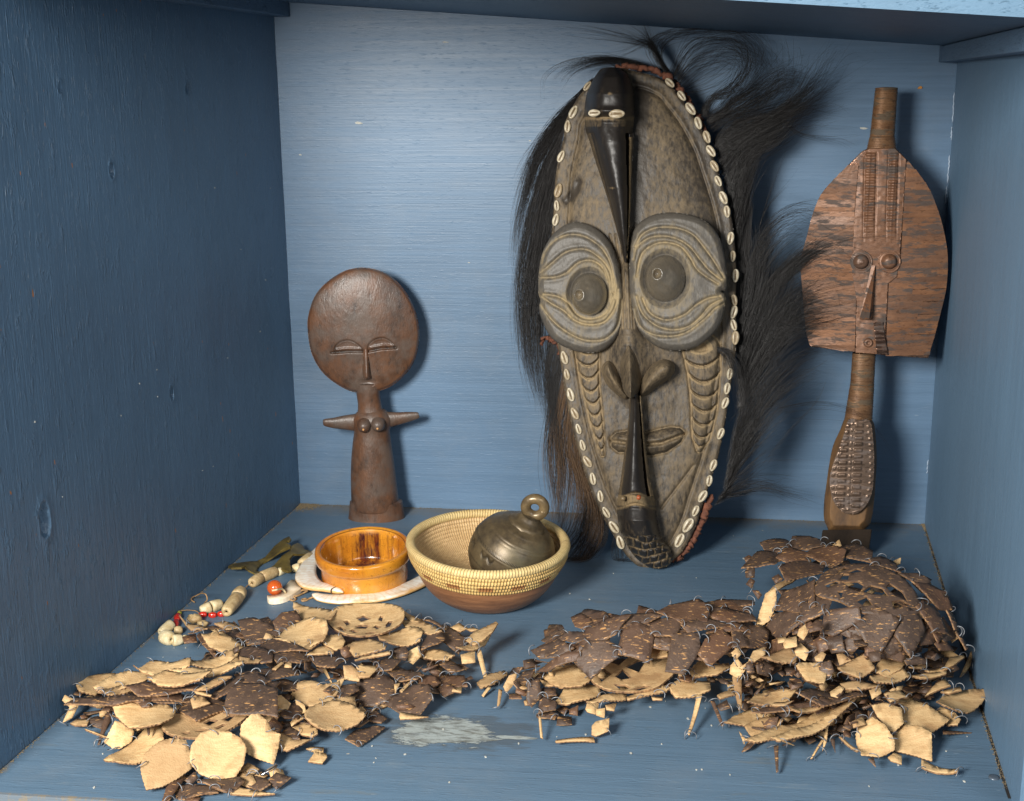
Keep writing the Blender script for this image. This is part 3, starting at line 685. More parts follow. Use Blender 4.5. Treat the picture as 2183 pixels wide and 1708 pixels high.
# hair: strands follow guide lines, thin three-sided threads
def bundle(name, guides, n, spread, r=.00017, mat=None, h0=.006, hs=.02, seg=20, frizz=3.5, taper=1.):
    """guides: list of (pts in D, heights); strands are random blends of neighbouring guides"""
    Vs = []; Fs = []; k = 0
    for j in range(n):
        g = random.uniform(0, len(guides)-1.0001) if len(guides) > 1 else 0; a = int(g); f = g-a; f = f*f*(3-2*f)
        A = np.array(guides[a], float); B = np.array(guides[min(a+1, len(guides)-1)], float)
        m = max(len(A), len(B)); 
        rs = lambda Q: np.stack([np.interp(np.linspace(0, 1, m), np.linspace(0, 1, len(Q)), Q[:, i]) for i in range(Q.shape[1])], 1)
        P = rs(A)*(1-f)+rs(B)*f
        u = np.linspace(0, 1, m)[:, None]; P[:, :2] += rng.normal(0, spread*.25, (1, 2))+rng.normal(0, spread, (1, 2))*u+rng.normal(0, spread*.35, P[:, :2].shape)*u
        if P.shape[1] < 3: P = np.concatenate([P, h0+u*0], 1)
        P[:, 2:] += rng.normal(0, hs, 1)*u
        Q = smoothpoly(P, False, max(3, seg//(m-1))); lim = random.uniform(.62, 1.)**taper; Q = Q[:max(4, int(len(Q)*lim))]
        uu = np.linspace(0, 1, len(Q)); w_ = np.cumsum(np.cumsum(rng.normal(0, 1, (len(Q), 2)), 0), 0)*.11*frizz/3.5*uu[:, None]**.5; Q[:, :2] += w_
        W_ = onp(Q[:, 0], Q[:, 1], MP, MN, Q[:, 2])
        wd = ((W_-BL) @ NB); W_ = W_+np.clip(.0012-wd, 0, None)[:, None]*NB           # stay in front of the wall
        W_[:, 2] = np.maximum(W_[:, 2], .001+.002*random.random())
        T = np.gradient(W_, axis=0); T /= np.linalg.norm(T, axis=1)[:, None]+1e-9
        s1 = np.cross(T, MN); s1 /= np.linalg.norm(s1, axis=1)[:, None]+1e-9; s2 = np.cross(T, s1)
        rr = (r*random.uniform(.7, 1.25)*(1-.75*uu**2))[:, None]
        L = len(Q); V = np.stack([W_+s1*rr, W_-.5*s1*rr+.87*s2*rr, W_-.5*s1*rr-.87*s2*rr], 1).reshape(-1, 3)
        I = np.arange(3*L).reshape(L, 3); J = np.roll(I, -1, 1)
        Vs.append(V); Fs.append(np.stack([I[:-1], J[:-1], J[1:], I[1:]], -1).reshape(-1, 4)+k); k += 3*L
    o = mk(name, np.concatenate(Vs), np.concatenate(Fs), mat or MHAIR, MSK, True); tag(o, kind='stuff'); return o
t = NT('black hair'); MHAIR = t.done(srgb(27, 24, 23), .40, spec=.4)
t = NT('brown hair'); MHAIR2 = t.done(srgb(96, 72, 48), .5, spec=.4)
def h1(*p): return [(2400/1.759+x/1.6427/1.759, 60/1.759+y/1.6427/1.759, *r) for x, y, *r in p]      # crop around the upper right hair
def h2(*p): return [(2600/1.759+x/1.5525/1.759, 900/1.759+y/1.5525/1.759, *r) for x, y, *r in p]
bundle('hair', [c1((1010, 380, ), (950, 280), (880, 190), (700, 150), (480, 120), (270, 105)), c1((1000, 370), (930, 250), (880, 150), (860, 60), (800, -10)), c1((1010, 370), (940, 260), (900, 180), (840, 170), (700, 230), (560, 260))], 150, 7)
bundle('hair', [c1((980, 372), (850, 310), (700, 270), (560, 255), (400, 300), (290, 330)), c1((980, 372), (820, 300), (680, 275), (540, 290), (400, 340), (320, 480))], 150, 6)
bundle('hair', [c1((700, 330), (560, 260), (380, 280), (240, 370), (225, 520), (260, 670))], 8, 4)
bundle('hair', [c1((540, 395), (440, 500), (320, 620), (220, 780), (130, 900), (90, 1020)), c1((530, 400), (400, 560), (270, 720), (160, 900), (80, 1200), (60, 1500)), c1((450, 500), (330, 680), (230, 850), (130, 1100), (60, 1400), (60, 1700))], 520, 9, hs=.006)
bundle('hair', [[(1205, 260), (1160, 350), (1125, 470), (1105, 600), (1110, 720), (1140, 800)], [(1195, 300), (1165, 400), (1140, 520), (1120, 650), (1125, 780), (1150, 860)], [(1185, 380), (1165, 450), (1150, 560), (1138, 680), (1145, 800), (1165, 900)], [(1190, 450), (1165, 560), (1155, 680), (1160, 780), (1172, 860), (1185, 930)]], 1000, 8, hs=.006)
bundle('hair', [[(1175, 700), (1165, 780), (1170, 850), (1178, 920), (1172, 1000)], [(1195, 760), (1185, 850), (1190, 930), (1200, 1010), (1205, 1080)]], 260, 9, hs=.006)
bundle('hair', [[(1200, 800), (1180, 880), (1165, 960), (1175, 1040), (1180, 1080)], [(1205, 840), (1190, 920), (1200, 1000), (1190, 1090), (1180, 1140)], [(1215, 880), (1215, 960), (1235, 1040), (1225, 1120), (1180, 1180)], [(1230, 930), (1240, 1010), (1262, 1080), (1250, 1150), (1222, 1230)], [(1262, 1020), (1280, 1090), (1280, 1150), (1230, 1220), (1200, 1260)]], 560, 9, mat=MHAIR2, hs=.008)
bundle('hair', [[(1195, 780), (1170, 880), (1168, 980), (1190, 1080), (1200, 1150)], [(1240, 960), (1250, 1060), (1240, 1140), (1200, 1190), (1170, 1220)], [(1290, 1080), (1290, 1150), (1250, 1200), (1230, 1240), (1215, 1280)]], 420, 11, hs=.008)
bundle('hair', [[(1310, 1140), (1305, 1180), (1318, 1210), (1330, 1240), (1322, 1262)], [(1330, 1165), (1335, 1195), (1320, 1225), (1330, 1250)], [(1420, 1205), (1410, 1230), (1380, 1240), (1350, 1245)]], 60, 5, hs=.004)
# right side, top curls
bundle('hair', [h1((210, 440), (130, 250), (200, 130), (400, 80), (560, 110), (700, 180), (745, 290), (700, 380)), h1((220, 450), (60, 220), (100, 120), (330, 85), (600, 100), (720, 200), (690, 340), (600, 400), (440, 480))], 36, 16)
bundle('hair', [h1((400, 620), (480, 480), (620, 400), (710, 290), (690, 180), (560, 110), (420, 90)), h1((380, 600), (440, 500), (560, 470), (660, 330), (640, 200), (470, 150), (330, 350), (240, 360)), h1((400, 620), (430, 520), (520, 460), (640, 480), (700, 400), (740, 300))], 80, 16)
bundle('hair', [h1((420, 640), (500, 600), (600, 500), (720, 430), (860, 360), (1000, 400), (1000, 480)), h1((430, 660), (520, 620), (640, 600), (760, 560), (840, 430), (900, 330), (890, 200))], 110, 15)
bundle('hair', [h1((470, 780), (560, 660), (680, 620), (820, 600), (960, 580), (1100, 590), (1260, 610)), h1((470, 800), (580, 720), (720, 660), (880, 600), (1010, 480), (1080, 370), (1150, 230), (1210, 190)), h1((480, 840), (600, 760), (740, 690), (900, 600), (1020, 500), (1150, 430), (1280, 350)), h1((490, 900), (620, 800), (760, 700), (900, 640), (1050, 620), (1220, 630))], 430, 19)
bundle('hair', [h1((500, 930), (560, 850), (700, 740), (840, 650), (960, 580), (1020, 470)), h1((530, 1050), (620, 900), (720, 800), (840, 740), (920, 660), (940, 600)), h1((550, 1200), (600, 1000), (700, 850), (800, 780), (860, 700), (930, 650))], 500, 17)
bundle('hair', [h1((560, 1300), (600, 1150), (640, 1000), (680, 900), (720, 800), (760, 740)), h1((590, 1500), (620, 1300), (660, 1100), (690, 950), (740, 850))], 330, 11)
bundle('hair', [h1((740, 1290), (780, 1150), (830, 1000), (880, 850), (930, 720)), h1((740, 1280), (800, 1150), (900, 1080), (1030, 930))], 10, 3)
bundle('hair', [h1((880, 640), (960, 720), (1100, 750), (1300, 720), (1420, 690)), h1((880, 640), (1000, 740), (1180, 760), (1310, 840))], 12, 6)
bundle('hair', [h1((420, 620), (560, 420), (640, 250), (560, 130), (400, 160), (300, 260)), h1((440, 640), (660, 460), (780, 300), (760, 160), (640, 120)), h1((440, 660), (700, 520), (860, 420), (980, 420), (1000, 520), (920, 560)), h1((460, 700), (700, 560), (880, 460), (900, 300), (870, 160), (820, 120))], 150, 26, r=.00014, frizz=5)
bundle('hair', [h1((220, 430), (340, 300), (560, 240), (700, 300), (760, 420)), h1((180, 400), (300, 180), (480, 110), (660, 160), (780, 330), (740, 420)), h1((260, 480), (420, 430), (560, 300), (600, 180), (500, 100))], 110, 24, r=.00014, frizz=5)
# right side, the swoop over the copper figure
bundle('hair', [h2((290, 640), (370, 430), (520, 220), (680, 90), (850, 20), (1050, 0), (1240, 60)), h2((300, 500), (400, 300), (560, 130), (740, 20), (900, -60), (1080, -110)), h2((300, 600), (380, 380), (560, 200), (700, 100), (830, 100), (940, 230), (1000, 440)), h2((300, 560), (420, 330), (600, 140), (760, 40), (980, 10), (1200, 20))], 420, 15, hs=.015)
bundle('hair', [h2((300, 700), (380, 520), (520, 340), (660, 240), (800, 180), (980, 120)), h2((290, 760), (400, 560), (560, 420), (720, 340), (900, 300), (1080, 280)), h2((280, 800), (420, 620), (580, 480), (740, 440), (900, 420), (1000, 360)), h2((280, 860), (420, 680), (600, 560), (800, 480), (950, 440))], 330, 9, r=.00016, hs=.012)
bundle('hair', [h2((330, 380), (380, 200), (480, 60), (620, -60), (760, -120)), h2((300, 500), (340, 250), (360, 60), (420, -60)), h2((330, 120), (420, -80), (560, -190), (720, -200), (850, -120), (1000, -60))], 230, 18, hs=.01)
bundle('hair', [h2((250, 640), (300, 430), (340, 220), (360, 60), (330, -120)), h2((280, 820), (350, 600), (430, 380), (480, 200), (520, 60)), h2((280, 900), (380, 700), (500, 500), (600, 340), (680, 220)), h2((270, 980), (400, 760), (520, 600), (640, 480), (720, 420))], 900, 18, hs=.014)
bundle('hair', [h2((230, 1250), (280, 1080), (380, 900), (500, 760), (660, 640), (840, 640)), h2((210, 1350), (300, 1180), (400, 1000), (520, 860), (640, 780), (720, 740)), h2((190, 1450), (260, 1300), (360, 1180), (460, 1060), (560, 960)), h2((240, 1150), (300, 950), (420, 800), (560, 640), (720, 560))], 460, 16, hs=.012)
bundle('hair', [h2((150, 1510), (230, 1400), (340, 1290), (440, 1190), (560, 1130), (720, 1100)), h2((160, 1500), (240, 1440), (380, 1400), (560, 1480), (750, 1520)), h2((150, 1500), (260, 1480), (420, 1460), (600, 1490), (740, 1530)), h2((130, 1540), (200, 1480), (300, 1400), (400, 1300), (500, 1150))], 110, 8)
bundle('hair', [h2((430, 1300), (560, 1120), (700, 950), (740, 800), (720, 740)), h2((500, 960), (700, 930), (850, 960), (1000, 1060), (1160, 1350)), h2((600, 1080), (800, 1100), (1000, 1080), (1240, 1110))], 14, 6, hs=.01)
bundle('hair', [h2((60, 640), (160, 650), (215, 730), (245, 850), (260, 1000), (230, 1200)), h2((100, 620), (200, 640), (260, 720), (280, 900), (270, 1050))], 60, 11, h0=.030, hs=.003)
bundle('hair', [h2((250, -700), (240, -300), (230, 0), (240, 300), (250, 600)), h2((330, -200), (310, 100), (290, 300), (280, 600), (270, 800))], 460, 11, hs=.003, h0=.002)

bundle('hair', [h1((520, 900), (700, 700), (900, 560), (1080, 420), (1200, 300)), h1((520, 950), (720, 780), (900, 620), (1100, 560), (1300, 540)), h1((600, 1200), (700, 950), (800, 760), (900, 560), (960, 400))], 120, 34, r=.00012, frizz=2)
bundle('hair', [h2((300, 500), (450, 300), (640, 160), (820, 120), (960, 220)), h2((300, 640), (480, 460), (680, 330), (860, 300), (1040, 350)), h2((280, 850), (480, 700), (700, 600), (900, 620)), h2((240, 1150), (420, 980), (600, 860), (760, 800))], 170, 30, r=.00012, frizz=2, hs=.014)
# ------------------------------------------------------------------ disc-headed wooden doll
def c5(*p): return [(596.9+x*.3662, 540+y*.3662) for x, y in p]
DN = np.array([0, -1., 0]); dp = fl(803, 1122)+np.array([0, .022, 0]); DOL = empty('wooden_doll', dp*np.array([1, 1, 0]), 'brown wooden doll with flat round face, stub arms and flared base', 'doll')
t = NT('brown stained wood'); a = t.attr('dust'); n = t.noise(t.coord((22, 22, 16)), 1, 5, .65); n2 = t.noise(t.coord((120, 120, 60)), 1, 4, .7); n3 = t.noise(t.coord((500, 500, 180)), 1, 2, .6)
v = t.math('ADD', t.math('ADD', n, t.math('MULTIPLY', n2, .45)), t.math('MULTIPLY', a, .4))
c = t.mix(t.ramp(v, (.60, 0), (.98, 1)), srgb(50, 39, 32), srgb(98, 66, 45)); c = t.mix(t.ramp(n2, (.30, .7), (.42, 0)), c, srgb(44, 33, 28))
c = t.mix(t.ramp(t.noise(t.coord((34, 34, 34), loc=(4, 4, 4)), 1, 3, .6), (.45, 0), (.62, .7)), c, srgb(88, 76, 68))
MDOL = t.done(c, t.math('ADD', .30, t.math('MULTIPLY', n, .22)), t.bump(t.math('ADD', t.math('MULTIPLY', n2, .7), t.math('MULTIPLY', n3, .5)), .0009, .7), spec=.5)
hd = smoothpoly(c5((485, 83), (560, 95), (640, 130), (722, 212), (782, 320), (811, 440), (806, 540), (780, 632), (730, 705), (650, 772), (560, 806), (480, 813), (400, 800), (300, 742), (230, 672), (180, 572), (161, 450), (165, 360), (202, 250), (270, 170), (360, 110), (430, 88)), True, 4)
eyeL, eyeR = smoothpoly(c5((318, 580), (322, 548), (350, 518), (400, 508), (450, 530), (488, 572)), False), smoothpoly(c5((510, 572), (520, 530), (560, 500), (610, 496), (650, 520), (672, 553)), False)
slL_, slR_ = c5((300, 580), (400, 573), (488, 574)), c5((510, 572), (590, 556), (676, 550)); lidL, lidR = c5((330, 562), (400, 555), (470, 558)), c5((530, 550), (600, 536), (660, 538))
P5 = dp-DN*(-.0)+np.array([0, .012, 0])
def head_h(X, Y, sd):
    q = np.clip(sd/118, 0, 1); h = .004*np.clip(sd/5, 0, 1)**.5+.013*np.sqrt(1-(1-q)**2); dust = .2+.5*np.clip(1-sd/16, 0, 1)
    for e, s_, ld in ((eyeL, slL_, lidL), (eyeR, slR_, lidR)):
        cl = np.concatenate([e, np.array(s_[::-1])]); ins = inside(X, Y, cl); d = dpoly(X, Y, cl, True)
        h = h-np.where(ins, .0016*np.clip(d/4, 0, 1), 0)-.0014*gauss(dpoly(X, Y, e), 1.6)-.0032*gauss(dpoly(X, Y, s_), 2.2)+.0014*gauss(dpoly(X, Y, ld), 3.)
        dust = dust-.5*gauss(dpoly(X, Y, s_), 2.2)-.3*gauss(dpoly(X, Y, e), 1.8)
    # brow planes and cheeks sink beside the nose
    h = h-.0022*np.exp(-((X-782)/62)**2-((Y-775)/30)**2)
    m = c5((470, 770), (500, 745), (540, 745), (560, 765), (545, 790), (490, 795)); h = h-.003*np.exp(-((X-785)/14)**2-((Y-814)/6)**2)
    ml = c5((482, 788), (515, 785), (552, 786)); h = h-.002*gauss(dpoly(X, Y, ml), 1.6)+.0022*gauss(dpoly(X, Y, c5((490, 799), (520, 800), (545, 797))), 3)+.0015*gauss(dpoly(X, Y, c5((490, 780), (515, 776), (545, 778))), 2.4)
    return h+.0003*fbm(X, Y, 40, 2), dust+.3*vn(X, Y, 30, 5)
relief('head', hd, head_h, MDOL, P5, DN, 1.4, 0., DOL, back=lambda X, Y, sd: -.010*np.sqrt(np.clip(1-(1-np.clip(sd/40, 0, 1))**2, 0, 1)))
ns = smoothpoly(c5((488, 560), (508, 556), (514, 600), (522, 680), (532, 722), (510, 730), (484, 726), (480, 660), (484, 600)), True, 4)
def dn_h(X, Y, sd):
    c = np.interp(Y, [745, 808], [779.5, 782]); wv = np.interp(Y, [742, 806], [6., 9.5]); s = np.clip(np.abs(X-c)/wv, 0, 1)
    return .0135+np.interp(Y, [742, 795, 804, 810], [.002, .0085, .009, .005])*(1-s**1.8), .4+0*X
relief('nose', ns, dn_h, MDOL, P5, DN, 1.0, .008, DOL)
def wpx(x, y, P, N, h=0.): return onp(np.float64(x), np.float64(y), P, N, h)
def loft(name, secs, mat, par, P, N, depth=.85, seg=28, dust=.3, sq=2., rip=None):
    """secs: (x, y, r) in D along an upright axis; cross sections are ellipses (or squarer with sq > 2)"""
    V = []; th = np.linspace(0, 2*math.pi, seg, endpoint=False); L = []
    for i, s_ in enumerate(secs):
        x, y, r = s_[:3]; dd = s_[3] if len(s_) > 3 else depth; c = wpx(x, y, P, N); k = np.linalg.norm(c-CAM)/FOC
        cx_, sx_ = np.cos(th), np.sin(th); g = (np.abs(cx_)**sq+np.abs(sx_)**sq)**(-1/sq); V.append(c+r*k*(g*cx_)[:, None]*EX_-r*k*dd*(g*sx_)[:, None]*N)
    n = len(secs); V = np.concatenate(V); I = np.arange(n*seg).reshape(n, seg); J = np.roll(I, -1, 1)
    Fa = np.stack([I[:-1], J[:-1], J[1:], I[1:]], -1).reshape(-1, 4).tolist(); Fa.append(I[0].tolist()); Fa.append(I[-1][::-1].tolist())
    o = mk(name, V, Fa, mat, par, True, {'dust': np.full(len(V), dust)}); return o
EX_ = np.array([1., 0, 0])
def dense(secs, n=6): return [tuple(q) for q in smoothpoly(secs, False, n)]
loft('neck', dense([(783, 815, 26), (785, 840, 25), (788, 862, 25), (790, 882, 28)]), MDOL, DOL, P5, DN, .8)
loft('torso', dense([(792, 868, 14), (793, 876, 30), (794, 890, 41), (794, 905, 41), (793, 920, 38), (793, 945, 41), (794, 980, 45), (796, 1020, 48), (799, 1060, 50), (800, 1082, 50), (800, 1086, 42)]), MDOL, DOL, P5, DN, .75, 36)
loft('foot', dense([(801, 1064, 44), (801, 1068, 54), (802, 1072, 56), (803, 1098, 59), (803.5, 1114, 61.5), (803.5, 1119, 60)]), MDOL, DOL, P5, DN, .62, 40)
def arm(pts):
    P = [wpx(x, y, P5, DN, .002) for x, y, r in pts]; k = np.linalg.norm(P[0]-CAM)/FOC
    pp = smoothpoly([(*p, r*k) for p, (x, y, r) in zip(P, pts)], False, 6); o = tube('arm', pp[:, :3], pp[:, 3]*1.12, MDOL, DOL, 14, .5, up=-DN)
arm([(786, 901, 22), (764, 901, 18), (735, 901, 14), (712, 902, 10.5), (694, 901, 7.5), (689, 901, 5)])
arm([(800, 899, 22), (818, 896, 17.5), (845, 893, 13), (870, 889, 10), (888, 886, 7), (893, 885, 5)])
MPL = NT('worn pale wood').done(srgb(190, 140, 88), .5)
MBR = MDOL
for (x, y) in ((776, 908), (806, 906)):
    p = wpx(x, y, P5, DN, .019); o = lathe('breast', [(0, .0085), (.0035, .0080), (.0066, .0055), (.0084, .0015), (.009, -.004)], MBR, frame(p, nrm(DN+np.array([0, 0, -.35]))), 22, DOL)
    lathe('nipple', [(0, .0100), (.001, .0097), (.0015, .0085), (.0016, .007)], MPL, frame(p, nrm(DN+np.array([0, 0, -.35]))), 10, o)
# sub-part frames: nipples were built in their breast's frame
for o in [x for x in bpy.data.objects if x.name.startswith('nipple')]: pass

# ------------------------------------------------------------------ copper covered figure
def c3(*p): return [(1620.2+x*.3662, 159.2+y*.3662) for x, y in p]
def c4(*p): return [(1677.1+x*.2995, 710.6+y*.2995) for x, y in p]
fb = fl(1803, 1182)+np.array([0, .02, 0]); FT = onp(np.float64(1890), np.float64(195), BL, NB)+NB*.045
fup = FT-fb; FN = nrm(np.cross(fup, EX)); FN = FN if FN[1] < 0 else -FN
FIG = empty('copper_figure', fb*np.array([1, 1, 0]), 'tall copper plated paddle shaped figure with wire wound handle leaning against the back wall', 'figure')
def copper(name, c_a, c_b, c_p, metal=.55, rough=.38, stripes=False):
    t = NT(name); n = t.noise(t.coord((26, 26, 90), rnd=True), 1, 5, .7); n2 = t.noise(t.coord((160, 160, 340), rnd=True), 1, 3, .6); n3 = t.noise(t.coord((30, 30, 120), rnd=True), 1, 4, .7)
    c = t.mix(t.ramp(n, (.35, 0), (.65, 1)), c_a, c_b); c = t.mix(t.math('MULTIPLY', t.ramp(t.oi.outputs['Random'], (.0, .9), (.9, 0)), .5), c, c_p)
    pt = t.ramp(n3, (.51, 0), (.58, .85)); c = t.mix(pt, c, c_p); c = t.mix(t.ramp(n2, (.33, .6), (.42, 0)), c, tuple(x*.4 for x in c_a[:3])+(1,))
    return t.done(c, t.math('ADD', rough, t.math('MULTIPLY', pt, .35)), t.bump(t.math('ADD', n2, n), .0005, .7), metal=t.math('SUBTRACT', metal, t.math('MULTIPLY', pt, metal*.85)))
MCOP = copper('beaten copper strip', srgb(116, 80, 57), srgb(148, 104, 73), srgb(72, 64, 60), .2, .48)
MCOPR = copper('red copper sheet', srgb(106, 74, 54), srgb(130, 92, 67), srgb(70, 64, 60), .2, .46)
MCOPD = copper('dark copper sheet', srgb(110, 84, 70), srgb(150, 112, 90), srgb(70, 62, 58), .8, .26)
MWIR = copper('wire winding', srgb(108, 76, 52), srgb(140, 104, 72), srgb(84, 74, 60), .35, .5)
FP = fb
plate = c3((625, 432), (640, 430), (790, 430), (850, 490), (920, 570), (990, 672), (1050, 830), (1085, 980), (1095, 1100), (1085, 1250), (1050, 1400), (1020, 1520), (980, 1650), (880, 1645), (740, 1635), (600, 1620), (410, 1600), (290, 1580), (265, 1480), (245, 1250), (235, 1090), (270, 950), (310, 800), (360, 690), (440, 600), (540, 500), (590, 450))
plate = [tuple(q) for q in smoothpoly(plate[2:12], False, 4)]+plate[12:18]+[tuple(q) for q in smoothpoly(plate[17:]+plate[:2], False, 4)]
PX = np.array(plate)
cxp = lambda Y: np.interp(Y, [317, 520, 760], [1880, 1868, 1852])
def surf(X, Y): c = cxp(Y); return .026+.016*(1-(np.abs(X-c)/165)**2)+.002*np.sin((X+Y)/40)*.4
relief('face_plate', plate, lambda X, Y, sd: (surf(X, Y)-.0012, .2+0*X), MCOPD, FP, FN, 3, .010, FIG)
cen_l = lambda y: np.interp(y, [317, 440, 560, 600, 755], [1833, 1822, 1818, 1826, 1822]); cen_r = lambda y: np.interp(y, [317, 360, 560, 600, 755], [1905, 1930, 1920, 1895, 1888])
def xr(y):
    xs = []; n = len(PX)
    for i in range(n):
        (xa, ya), (xb, yb) = PX[i-1], PX[i]
        if (ya > y) != (yb > y): xs.append(xa+(y-ya)*(xb-xa)/(yb-ya))
    return (min(xs), max(xs)) if len(xs) > 1 else None
def strip(x0a, x1a, ya, x0b, x1b, yb, lift, mat, name='copper_strip', slope=0.):
    nx = 12; V = []; Fa = []
    for lay in (0, 1):
        for (xa, xb, y) in ((x0a, x1a, ya), (x0b, x1b, yb)):
            for k in range(nx+1):
                x = xa+(xb-xa)*k/nx; yy = y+slope*(x-(xa+xb)/2)+.5*math.sin(k*1.7+ya); h = surf(np.float64(x), np.float64(yy))+(lift if y == ya else lift*.35)-(0.0011 if lay else 0)
                V.append(onp(np.float64(x), np.float64(yy), FP, FN, h))
    m = nx+1
    for k in range(nx):
        Fa += [[k, k+m, k+m+1, k+1], [2*m+k+1, 2*m+k+1+m, 2*m+k+m, 2*m+k], [k+1, k, 2*m+k, 2*m+k+1][::-1][::-1], [m+k, m+k+1, 3*m+k+1, 3*m+k]]
    Fa += [[0, 2*m, 3*m, m], [nx, m+nx, 3*m+nx, 2*m+nx]]
    mk(name, V, Fa, mat, FIG, False)
for side in (0, 1):
    y = 345. if side else 352.
    while y < 752:
        hgt = random.uniform(9.5, 17); y2 = min(y+hgt, 757); sl = -.03 if side else .015
        a = xr(min(y+1, 752)); b = xr(min(y2, 752)); mid = (y+y2)/2
        if a and b and y2-y > 3:
            if side: xa = (cen_r(y), a[1]-.5); xb = (cen_r(y2), b[1]-.5)
            else: xa = (a[0]+.5, cen_l(y)); xb = (b[0]+.5, cen_l(y2))
            if xa[1]-xa[0] > 6 and xb[1]-xb[0] > 4:
                if y > 560 and random.random() < .2:      # a strip pieced from two lengths
                    f = random.uniform(.35, .65); m1 = xa[0]+(xa[1]-xa[0])*f; m2 = xb[0]+(xb[1]-xb[0])*f
                    strip(xa[0], m1, y, xb[0], m2, y2+1, .0012, MCOP, slope=sl); strip(m1-1, xa[1], y+1, m2-1, xb[1], y2+1, .0018, MCOP, slope=sl)
                else: strip(xa[0], xa[1], y, xb[0], xb[1], y2+1, random.uniform(.0010, .0030), MCOP, slope=sl)
        y = y2
panel_ = [(1853, 317), (1908, 317), (1932, 340), (1928, 400), (1924, 470), (1918, 540), (1912, 590), (1893, 605), (1888, 690), (1886, 756), (1824, 752), (1826, 640), (1816, 580), (1820, 480), (1826, 400), (1832, 345)]
def pan_h(X, Y, sd):
    h = surf(X, Y)+.0026+.0*X; lc = np.interp(Y, [317, 480], [1857, 1853]); rc = np.interp(Y, [317, 480], [1906, 1900]); fade = np.clip((520-Y)/70, 0, 1)*np.clip((Y-322)/6, 0, 1)
    for c, wv in ((lc, 12.5), (rc, 11.)):
        m = np.clip((1-np.abs(X-c)/wv)*3, 0, 1); h = h+fade*m*.0021*(np.sin((Y-2)/11.6*2*math.pi)*.5+.5)-.0012*fade*gauss(np.abs(X-c)-wv, 1.8)
    for xo in (-24, 30): h = h+.0008*fade*gauss(X-cxp(Y)-xo, 2)
    return h+.0006*vn(X, Y, 9, 4), .2+0*X
relief('embossed_panel', panel_, pan_h, MCOPR, FP, FN, 1.3, .03, FIG)
for (x, y) in ((1836, 558), (1896, 558)):
    r = 24; relief('eye_plate', [(x+r*math.cos(a), y+r*math.sin(a)) for a in np.linspace(0, 6.28, 36, endpoint=False)], lambda X, Y, sd: (surf(X, Y)+.0042-.0008*gauss(sd-3, 1.2), .2+0*X), MCOPR, FP, FN, 1.6, .036, FIG)
    p = wpx(x, y, FP, FN, .0462); lathe('eye_boss', [(0, .0062), (.0012, .0068), (.002, .0058), (.0042, .0056), (.0062, .0044), (.0074, .0022), (.0080, 0), (.0086, -.0008), (.0086, -.003)], MCOPR, frame(p, FN), 26, FIG)
# nose: a folded wedge
q = [onp(np.float64(x), np.float64(y), FP, FN, h) for x, y, h in ((1866, 566, .047), (1853, 680, .064), (1832, 681, .046), (1858, 566, .046), (1860, 682, .046), (1858, 640, .06))]
mk('nose', q, [[0, 3, 2], [0, 2, 1], [0, 1, 4], [1, 2, 4], [3, 0, 4, 2]], MCOPR, FIG, False)
relief('folded_patch', c3((660, 1440), (715, 1440), (745, 1632), (680, 1628)), lambda X, Y, sd: (surf(X, Y)+.0048+.0012*np.sin(Y/3.1), .2+0*X), MCOPD, FP, FN, 1.6, .03, FIG)
p = wpx(1851, 731, FP, FN, .0465); lathe('mouth_ring', [(0, .0003), (.0016, .0006), (.0022, .0022), (.0034, .0026), (.0046, .0016), (.0052, 0), (.0054, -.002)], MCOPR, frame(p, FN), 22, FIG)
# wire wound handle and neck
def wound(name, a, b, n, base=.018):
    (xa, ya, ra), (xb, yb, rb) = a, b; secs = []
    for i in range(n*4+1):
        u = i/(n*4); secs.append((xa+(xb-xa)*u, ya+(yb-ya)*u, (ra+(rb-ra)*u)*(1+.028*math.cos(i*math.pi/2)+random.uniform(-.012, .012))))
    return loft(name, secs, MWIR, FIG, FP+FN*base, FN, .85, 24)
wound('wire_winding', (1890, 188, 22.5), (1880.5, 292, 25), 30, .022); wound('wire_winding', (1880.5, 292, 25.5), (1879, 318, 30), 7, .022)
loft('handle_cap', dense([(1890.4, 186.4, 6), (1890.2, 187, 16), (1890, 189.5, 21.5), (1889.5, 193, 22.3)]), MCOPD, FIG, FP+FN*.022, FN, .85)
wound('wire_winding', (1842, 752, 24.), (1838, 820, 24.5), 20, .016); wound('wire_winding', (1838, 820, 25), (1830, 893, 28.5), 22, .016)
t = NT('ochre brown wood'); n = t.noise(t.coord((30, 30, 12)), 1, 5, .7); MOCH = t.done(t.mix(t.ramp(n, (.35, 0), (.68, 1)), srgb(70, 52, 38), srgb(128, 94, 56)), .62, t.bump(n, .001))
MOCHD = NT('dark wood block'); n = MOCHD.noise(MOCHD.coord((24, 24, 10)), 1, 5, .7); MOCHD = MOCHD.done(MOCHD.mix(MOCHD.ramp(n, (.35, 0), (.7, 1)), srgb(24, 20, 18), srgb(52, 42, 33)), .95, MOCHD.bump(n, .001), spec=.2)
loz = smoothpoly(c4((420, 600), (500, 604), (605, 610), (632, 720), (641, 900), (632, 1060), (622, 1200), (600, 1340), (565, 1385), (530, 1416), (420, 1416), (310, 1412), (285, 1370), (265, 1320), (266, 1200), (285, 1060), (300, 950), (330, 800), (380, 690)), True, 3)
relief('lower_body', loz, lambda X, Y, sd: (.022+.016*np.clip(sd/14, 0, 1)**.8, .2+0*X), MOCH, FP, FN, 1.5, -.006, FIG)
ep = smoothpoly(c4((440, 615), (510, 618), (590, 618), (612, 720), (622, 850), (622, 980), (615, 1090), (592, 1180), (550, 1245), (500, 1283), (440, 1287), (385, 1262), (335, 1200), (308, 1110), (306, 1030), (322, 950), (360, 850), (400, 740)), True, 3)
